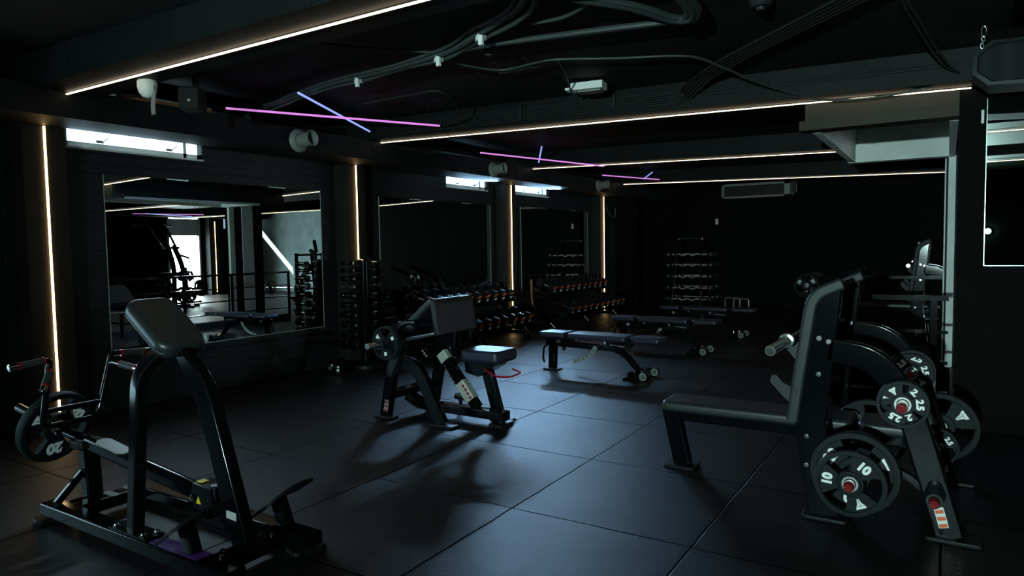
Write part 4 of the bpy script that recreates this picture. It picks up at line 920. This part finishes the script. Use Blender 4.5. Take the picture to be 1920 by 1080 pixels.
# ---------------------------------------------------------------- barbell rack by the back wall
RY = 15.35
t = thing('barbell_rack', 'black A-frame barbell rack with wavy bars by the back wall', 'rack', (-4.9, RY, 0))
for x in (-5.17, -4.60):
    d = 1 if x > -4.9 else -1
    for sy in (-1, 1):
        b = B(); b.sweep(fillet([(x-d*.05, RY+sy*.02, 1.55), (x-d*.02, RY+sy*.10, 1.35), (x+d*.06, RY+sy*.38, .02)], .12, 5), rrect(.055, .045, .01), (1, 0, 0)); lg = part('upright', b, black, t)
        for z in (1.21, .975, .72, .47, .225):
            yy = RY+sy*(.10+.28*(1.35-z)/1.33+.055); b = B(); b.box((x+d*.06*(1.35-z)/1.33, yy, z-.03), (.04, .08, .02)); b.box((x+d*.06*(1.35-z)/1.33, yy+sy*.035, z-.008), (.04, .014, .05)); part('bar_hook', b, blackm, lg)
b = B(); b.wire(catmull([(-5.16, RY, 1.54), (-5.03, RY, 1.565), (-4.75, RY, 1.565), (-4.62, RY, 1.54)], 5), .020, 10); part('top_handle', b, greyp, t)
for x in (-5.16, -4.62):
    b = B(); b.cyl((x, RY-.03, 1.555), (x, RY-.05, 1.555), .02, 10); part('bolt', b, chrome, t)
for sy in (-1, 1):
    b = B(); b.sweep([(-5.2, RY+sy*.38, .06), (-4.57, RY+sy*.38, .06)], rrect(.05, .05, .01)); part('base_bar', b, black, t)
for k, z in enumerate((1.21, .975, .72, .47, .225)):
    yy = RY-(.10+.28*(1.35-z)/1.33+.055); c = -4.86+.012*k
    t = thing('curl_bar', 'wavy chrome curl bar on the camera side of the barbell rack, %s from the top' % ORD[k], 'barbell', (c, yy, z), 'wavy bars on the barbell rack')
    pts = [(-.40, 0), (-.26, 0), (-.235, .012), (-.15, -.03), (-.05, .012), (.05, .012) if 0 else (.0, .0), (.07, -.03), (.17, .015), (.24, -.005), (.40, 0)]
    b = B(); b.wire([(c+x, yy, z+zz) for x, zz in pts], .0145, 8); part('shaft', b, satin, t)
    for s in (-1, 1):
        b = B(); b.cyl((c+s*.40, yy, z), (c+s*(.55+.01*k), yy, z), .036, 16); hd = part('head', b, plater, t)
        b = B(); b.lathe([(.0365, 0), (.038, .004), (.038, .04), (.0365, .044)], (c+s*.455, yy, z), (s, 0, 0), 16, True); part('steel_band', b, steel, hd)
        b = B(); b.cyl((c+s*.245, yy, z), (c+s*.27, yy, z), .019, 10); part('collar', b, chrome, t)
for k, z in enumerate((1.21, .975, .72, .47, .225)):
    yy = RY+(.10+.28*(1.35-z)/1.33+.055); c = -4.88
    t = thing('barbell', 'straight fixed barbell on the wall side of the barbell rack, %s from the top' % ORD[k], 'barbell', (c, yy, z), 'straight bars on the barbell rack')
    b = B(); b.cyl((c-.40, yy, z), (c+.40, yy, z), .013, 10); part('shaft', b, satin, t)
    for s in (-1, 1):
        b = B(); b.cyl((c+s*.40, yy, z), (c+s*(.55+.01*k), yy, z), .036, 16); hd = part('head', b, plater, t)
        b = B(); b.lathe([(.0365, 0), (.038, .004), (.038, .04), (.0365, .044)], (c+s*.455, yy, z), (s, 0, 0), 16, True); part('steel_band', b, steel, hd)
# parallettes on the floor
for x, y, w in ((-4.02, 15.55, 'left'), (-3.78, 15.35, 'right')):
    t = thing('push_up_handle', w+' one of two low steel push-up handles right of the barbell rack', 'exercise handle', (x, y, 0), 'push-up handles')
    b = B(); b.wire(fillet([(x-.16, y, .02), (x-.16, y, .23), (x+.16, y, .23), (x+.16, y, .02)], .05, 5), .014, 10); part('handle', b, steel, t)
    for s in (-1, 1):
        b = B(); b.box((x+s*.16, y, .015), (.05, .22, .03)); part('foot', b, blackm, t)

# ---------------------------------------------------------------- second bench press beyond the railing, far plate machine
far = copy_tree(BP, (-.36, 11.62, 0), (0, 0, 0), 'tall dark press bench beyond the railing, its chrome bar end beside the white door frame', None, None, (1, 1, 1.17))
B2 = thing('barbell', 'barbell on the tall press bench beyond the railing', 'barbell', (-.432, 11.62, 1.105))
for o, a0, a1, r, m in (('shaft', -.75, .75, .014, chrome), ('sleeve', -1.04, -.66, .025, chrome), ('sleeve', .66, 1.04, .025, chrome)):
    b = B(); b.cyl((-.432, 11.62+a0, 1.105), (-.432, 11.62+a1, 1.105), r, 18); part(o, b, m, B2)
t = thing('plate_machine', 'dark plate-loaded leg machine in the far corner behind the bench press uprights', 'gym machine', (-1.78, 13.2, 0))
b = B(); b.sweep([(-2.58, 13.2, .08), (-0.78, 13.2, .08)], rrect(.10, .08, .012)); part('base_rail', b, black, t)
for y in (12.85, 13.55):
    b = B(); b.sweep([(-2.48, y, .05), (-0.98, y, .05)], rrect(.08, .07, .012)); part('side_rail', b, black, t)
    b = B(); b.sweep(fillet([(-2.33, y, .08), (-1.93, y, .75), (-1.18, y, .98)], .2, 7), rrect(.09, .06, .012), (0, 1, 0)); part('guide_frame', b, black, t)
for x in (-2.38, -1.08):
    b = B(); b.sweep([(x, 12.85, .06), (x, 13.55, .06)], rrect(.08, .07, .012)); part('crossmember', b, black, t)
b = B(); b.slab(.55, .45, .07, .05, .025, axis_mat((-1.63, 13.2, .50), (-.5, 0, .85), (1, 0, .6))); part('seat_pad', b, vinyl2, t)
b = B(); b.sweep([(-1.58, 13.2, .10), (-1.63, 13.2, .52)], rrect(.09, .07, .012), (0, 1, 0)); part('seat_post', b, black, t)
b = B(); b.cyl((-2.03, 12.62, .70), (-2.03, 13.78, .70), .025, 16); part('plate_horn', b, chrome, t)
for y, w in ((12.72, 'near'), (13.68, 'far')):
    make_plate(.20, .05, '20', .6, 'dark plate on the %s side of the leg machine in the far corner' % w, (-2.03, y, .70), (0, -1 if y < 13 else 1, 0), (1, 0, 0))
# plate leaning on the partition at the right edge
make_plate(.225, .05, '20', math.radians(150), 'black plate leaning on the dark partition wall at the right edge of the photo', (.95, 6.03, .232), (0, -1, .24), (1, 0, 0), ('n', 'n', 'e'))
# rope hanging behind the bench press
b = B(); P = [(-.77, 5.55, .02), (-.74, 5.6, .25), (-.70, 5.7, .50), (-.66, 5.72, .74)]
b.wire([p+V((.018*math.cos(i*1.1), .018*math.sin(i*1.1), 0)) for i, p in enumerate(catmull(P, 10))], .022, 8)
b.wire([p-V((.018*math.cos(i*1.1), .018*math.sin(i*1.1), 0)) for i, p in enumerate(catmull(P, 10))], .022, 8)
solo('battle_rope', b, brown, 'worn brown rope standing up between the bench press uprights and the railing', 'rope', (-.77, 5.55, 0))

# ---------------------------------------------------------------- far right wing, seen in the nearest mirror
t = thing('pulldown_machine', 'lever pulldown machine silhouetted against the bright doorway in the nearest mirror', 'gym machine', (5.2, 11.0, 0)); t.rotation_euler = (0, 0, PI)
O = V((5.2, 11.0, 0))
b = B(); b.sweep([O+V((-.6, 0, .06)), O+V((.8, 0, .06))], rrect(.10, .08, .012)); part('base_rail', b, black, t)
b = B(); b.sweep([O+V((.55, -.5, .06)), O+V((.55, .5, .06))], rrect(.10, .08, .012)); part('crossmember', b, black, t)
for d in (-.09, .09):
    b = B(); b.sweep(fillet([O+V((.45, d*2.2, .08)), O+V((.38, d*1.4, 1.05)), O+V((.05, d, 1.62))], .35, 8), rrect(.14, .08, .015), (0, 1, 0)); part('mast', b, black, t)
for d in (-1, 1):
    b = B(); b.wire(fillet([O+V((.20, d*.12, 1.38)), O+V((.0, d*.20, 1.55)), O+V((-.35, d*.24, 1.92)), O+V((-.55, d*.24, 2.16)), O+V((-.72, d*.30, 2.20))], .06, 5), .034, 12); a = part('lever_arm', b, black, t)
    b = B(); b.cyl(O+V((-.68, d*.29, 2.19)), O+V((-.82, d*.55, 2.20)), .03, 12); part('grip', b, grip, a)
    b = B(); b.cyl(O+V((.20, d*.12, 1.38)), O+V((.52, d*.22, 1.28)), .03, 12); part('rear_arm', b, black, a)
    b = B(); b.cyl(O+V((.52, d*.22, 1.28)), O+V((.60, d*.34, .45)), .014, 10); part('link_rod', b, black, a)
b = B(); b.cyl(O+V((.05, -.25, 1.56)), O+V((.05, .25, 1.56)), .035, 14); part('pivot_axle', b, steel, t)
b = B(); b.slab(.42, .36, .08, .05, .025, axis_mat(O+V((-.25, 0, .48)), (0, 0, 1), (1, 0, 0))); part('seat_pad', b, vinyl, t)
b = B(); b.sweep([O+V((-.2, 0, .10)), O+V((-.2, 0, .50))], rrect(.08, .07, .012), (0, 1, 0)); part('seat_post', b, black, t)
b = B(); b.cyl(O+V((-.02, -.3, .82)), O+V((-.02, .3, .82)), .07, 18); b.cyl(O+V((.0, 0, .8)), O+V((.40, 0, .8)), .03, 10); part('knee_roller', b, vinyl, t)
b = B(); b.cyl(O+V((.60, -.62, .45)), O+V((.60, .62, .45)), .028, 14); part('plate_horn', b, chrome, t)
for d, w in ((-.45, 'near'), (.45, 'far'), (-.53, 'outer near'), (.53, 'outer far')):
    make_plate(.225, .05, '20', .3+d, 'plate on the %s side of the lever pulldown machine in the far right wing' % w, O+V((-.60, d, .45)), (0, -1 if d < 0 else 1, 0), (1, 0, 0))
# plate trees in front of the doorway
def plate_tree(o, label, n):
    t = thing('plate_tree', label, 'rack', o, 'plate trees in the far right wing'); o = V(o)
    b = B(); b.sweep([o+V((0, -.35, .04)), o+V((0, .35, .04))], rrect(.08, .07, .012)); b.sweep([o+V((-.3, 0, .04)), o+V((.3, 0, .04))], rrect(.08, .07, .012)); part('base', b, black, t)
    b = B(); b.sweep([o+V((0, 0, .06)), o+V((0, 0, 1.05))], rrect(.08, .08, .012), (0, 1, 0)); part('post', b, black, t)
    k = 0
    for z in (.34, .82):
        for s in (-1, 1):
            b = B(); b.cyl(o+V((s*.04, 0, z)), o+V((s*.26, 0, z)), .025, 14); part('peg', b, chrome, t)
            R = .205 if z < .5 else .14
            for j in range(2):
                make_plate(R, .045, '10', k*.7+j, '%s %s peg of %s, %s plate' % ('lower' if z < .5 else 'upper', 'door-side' if s > 0 else 'mirror-side', n, 'inner' if j == 0 else 'outer'), o+V((s*(.085+.055*j), 0, z)), (s, 0, 0), (0, 1, 0)); k += 1
plate_tree((3.9, 10.6, 0), 'nearer plate tree, seen low through the railing in the nearest mirror', 'the nearer plate tree')
plate_tree((5.6, 13.6, 0), 'farther plate tree beside the doorway, seen in the nearest mirror', 'the farther plate tree')
t = thing('barbell', 'barbell lying on two plates on the floor in front of the concrete wall', 'barbell', (5.6, 15.2, .225))
b = B(); b.cyl((5.0, 15.2, .225), (6.3, 15.2, .225), .014, 12); part('shaft', b, chrome, t)
for a, c in ((4.6, 5.0), (6.3, 6.7)):
    b = B(); b.cyl((a, 15.2, .225), (c, 15.2, .225), .025, 14); part('sleeve', b, chrome, t)
for x, w in ((4.93, 'left'), (6.37, 'right')):
    make_plate(.225, .05, '20', .4, '%s plate on the barbell lying before the concrete wall' % w, (x, 15.2, .225), (1 if x > 5.5 else -1, 0, 0), (0, 1, 0))
t = thing('squat_rack', 'dark squat rack with a pad before the concrete wall, in the nearest mirror', 'rack', (3.4, 14.2, 0))
for y in (13.8, 14.8):
    b = B(); b.sweep([(3.4, y, .02), (3.4, y, 1.35)], rrect(.08, .08, .012), (0, 1, 0)); part('upright', b, black, t)
    b = B(); b.sweep([(3.1, y, .04), (3.8, y, .04)], rrect(.08, .07, .012)); part('foot', b, black, t)
b = B(); b.sweep([(3.4, 13.8, 1.30), (3.4, 14.8, 1.30)], rrect(.06, .06, .012)); part('crossbar', b, black, t)
b = B(); b.slab(.40, .12, .06, .05, .02, axis_mat((3.4, 14.5, 1.55), (-1, 0, 0), (0, -.2, 1))); part('pad', b, vinyl, t)
# ---------------------------------------------------------------- camera
F, YAW, PITCH, ROLL = 1293.4, math.radians(32.238), math.radians(3.392), math.radians(-.911)
f = V((-math.sin(YAW)*math.cos(PITCH), math.cos(YAW)*math.cos(PITCH), -math.sin(PITCH)))
r = V((math.cos(YAW), math.sin(YAW), 0)); u = r.cross(f)
r2 = r*math.cos(ROLL)+u*math.sin(ROLL); u2 = -r*math.sin(ROLL)+u*math.cos(ROLL)
cd = bpy.data.cameras.new('camera'); cam = bpy.data.objects.new('camera', cd); COL.objects.link(cam)
cam.matrix_world = Mx((( r2.x, u2.x, -f.x, 0), (r2.y, u2.y, -f.y, 0), (r2.z, u2.z, -f.z, 1.435), (0, 0, 0, 1)))
cd.sensor_width = 36; cd.lens = F/1920*36; cd.clip_start = .05; cd.clip_end = 100
SC.camera = cam
# ---------------------------------------------------------------- light
sd = bpy.data.lights.new('sun', 'SUN'); sd.energy = 30; sd.angle = math.radians(.5); sd.color = (1, .97, .92)
so = bpy.data.objects.new('sun', sd); COL.objects.link(so)
so.rotation_euler = V((-1, .65, -.86)).to_track_quat('-Z', 'Y').to_euler()
sp = bpy.data.lights.new('work_lamp_beam', 'SPOT'); sp.energy = 1900; sp.color = (.66, 1, .95); sp.spot_size = math.radians(95); sp.spot_blend = 1; sp.shadow_soft_size = .04
spo = bpy.data.objects.new('work_lamp_beam', sp); COL.objects.link(spo); spo.location = LP+LA*.03; spo.rotation_euler = LA.to_track_quat('-Z', 'Y').to_euler()
for k, (y0, y1) in enumerate(WIN):                     # daylight through the high windows, falling into the room
    ad = bpy.data.lights.new('window_daylight', 'AREA'); ad.shape = 'RECTANGLE'; ad.size = y1-y0-.12; ad.size_y = .07
    ad.energy = (8, 21, 26)[k]; ad.color = ((.60, .85, 1), (.36, .67, 1), (.36, .67, 1))[k]; ad.spread = math.radians((95, 68, 66)[k])
    ao = bpy.data.objects.new('window_daylight', ad); COL.objects.link(ao); ao.location = (XL-.02, (y0+y1)/2, WZ0+.12)
    dv = V(((1, 0, -.62), (4.4, -4.6, -2.35), (4.8, -5.9, -2.45))[k]).normalized(); ao.rotation_euler = dv.to_track_quat('-Z', 'Y').to_euler()
w = bpy.data.worlds.new('world'); SC.world = w; w.use_nodes = True
w.node_tree.nodes['Background'].inputs['Color'].default_value = (.6, .8, 1, 1)
w.node_tree.nodes['Background'].inputs['Strength'].default_value = .6
vs = SC.view_settings
SC.display_settings.display_device = 'sRGB'
vs.view_transform = 'Standard'; vs.look = 'None'; vs.exposure = 0; vs.gamma = 1
try: vs.use_curve_mapping = False
except Exception: pass
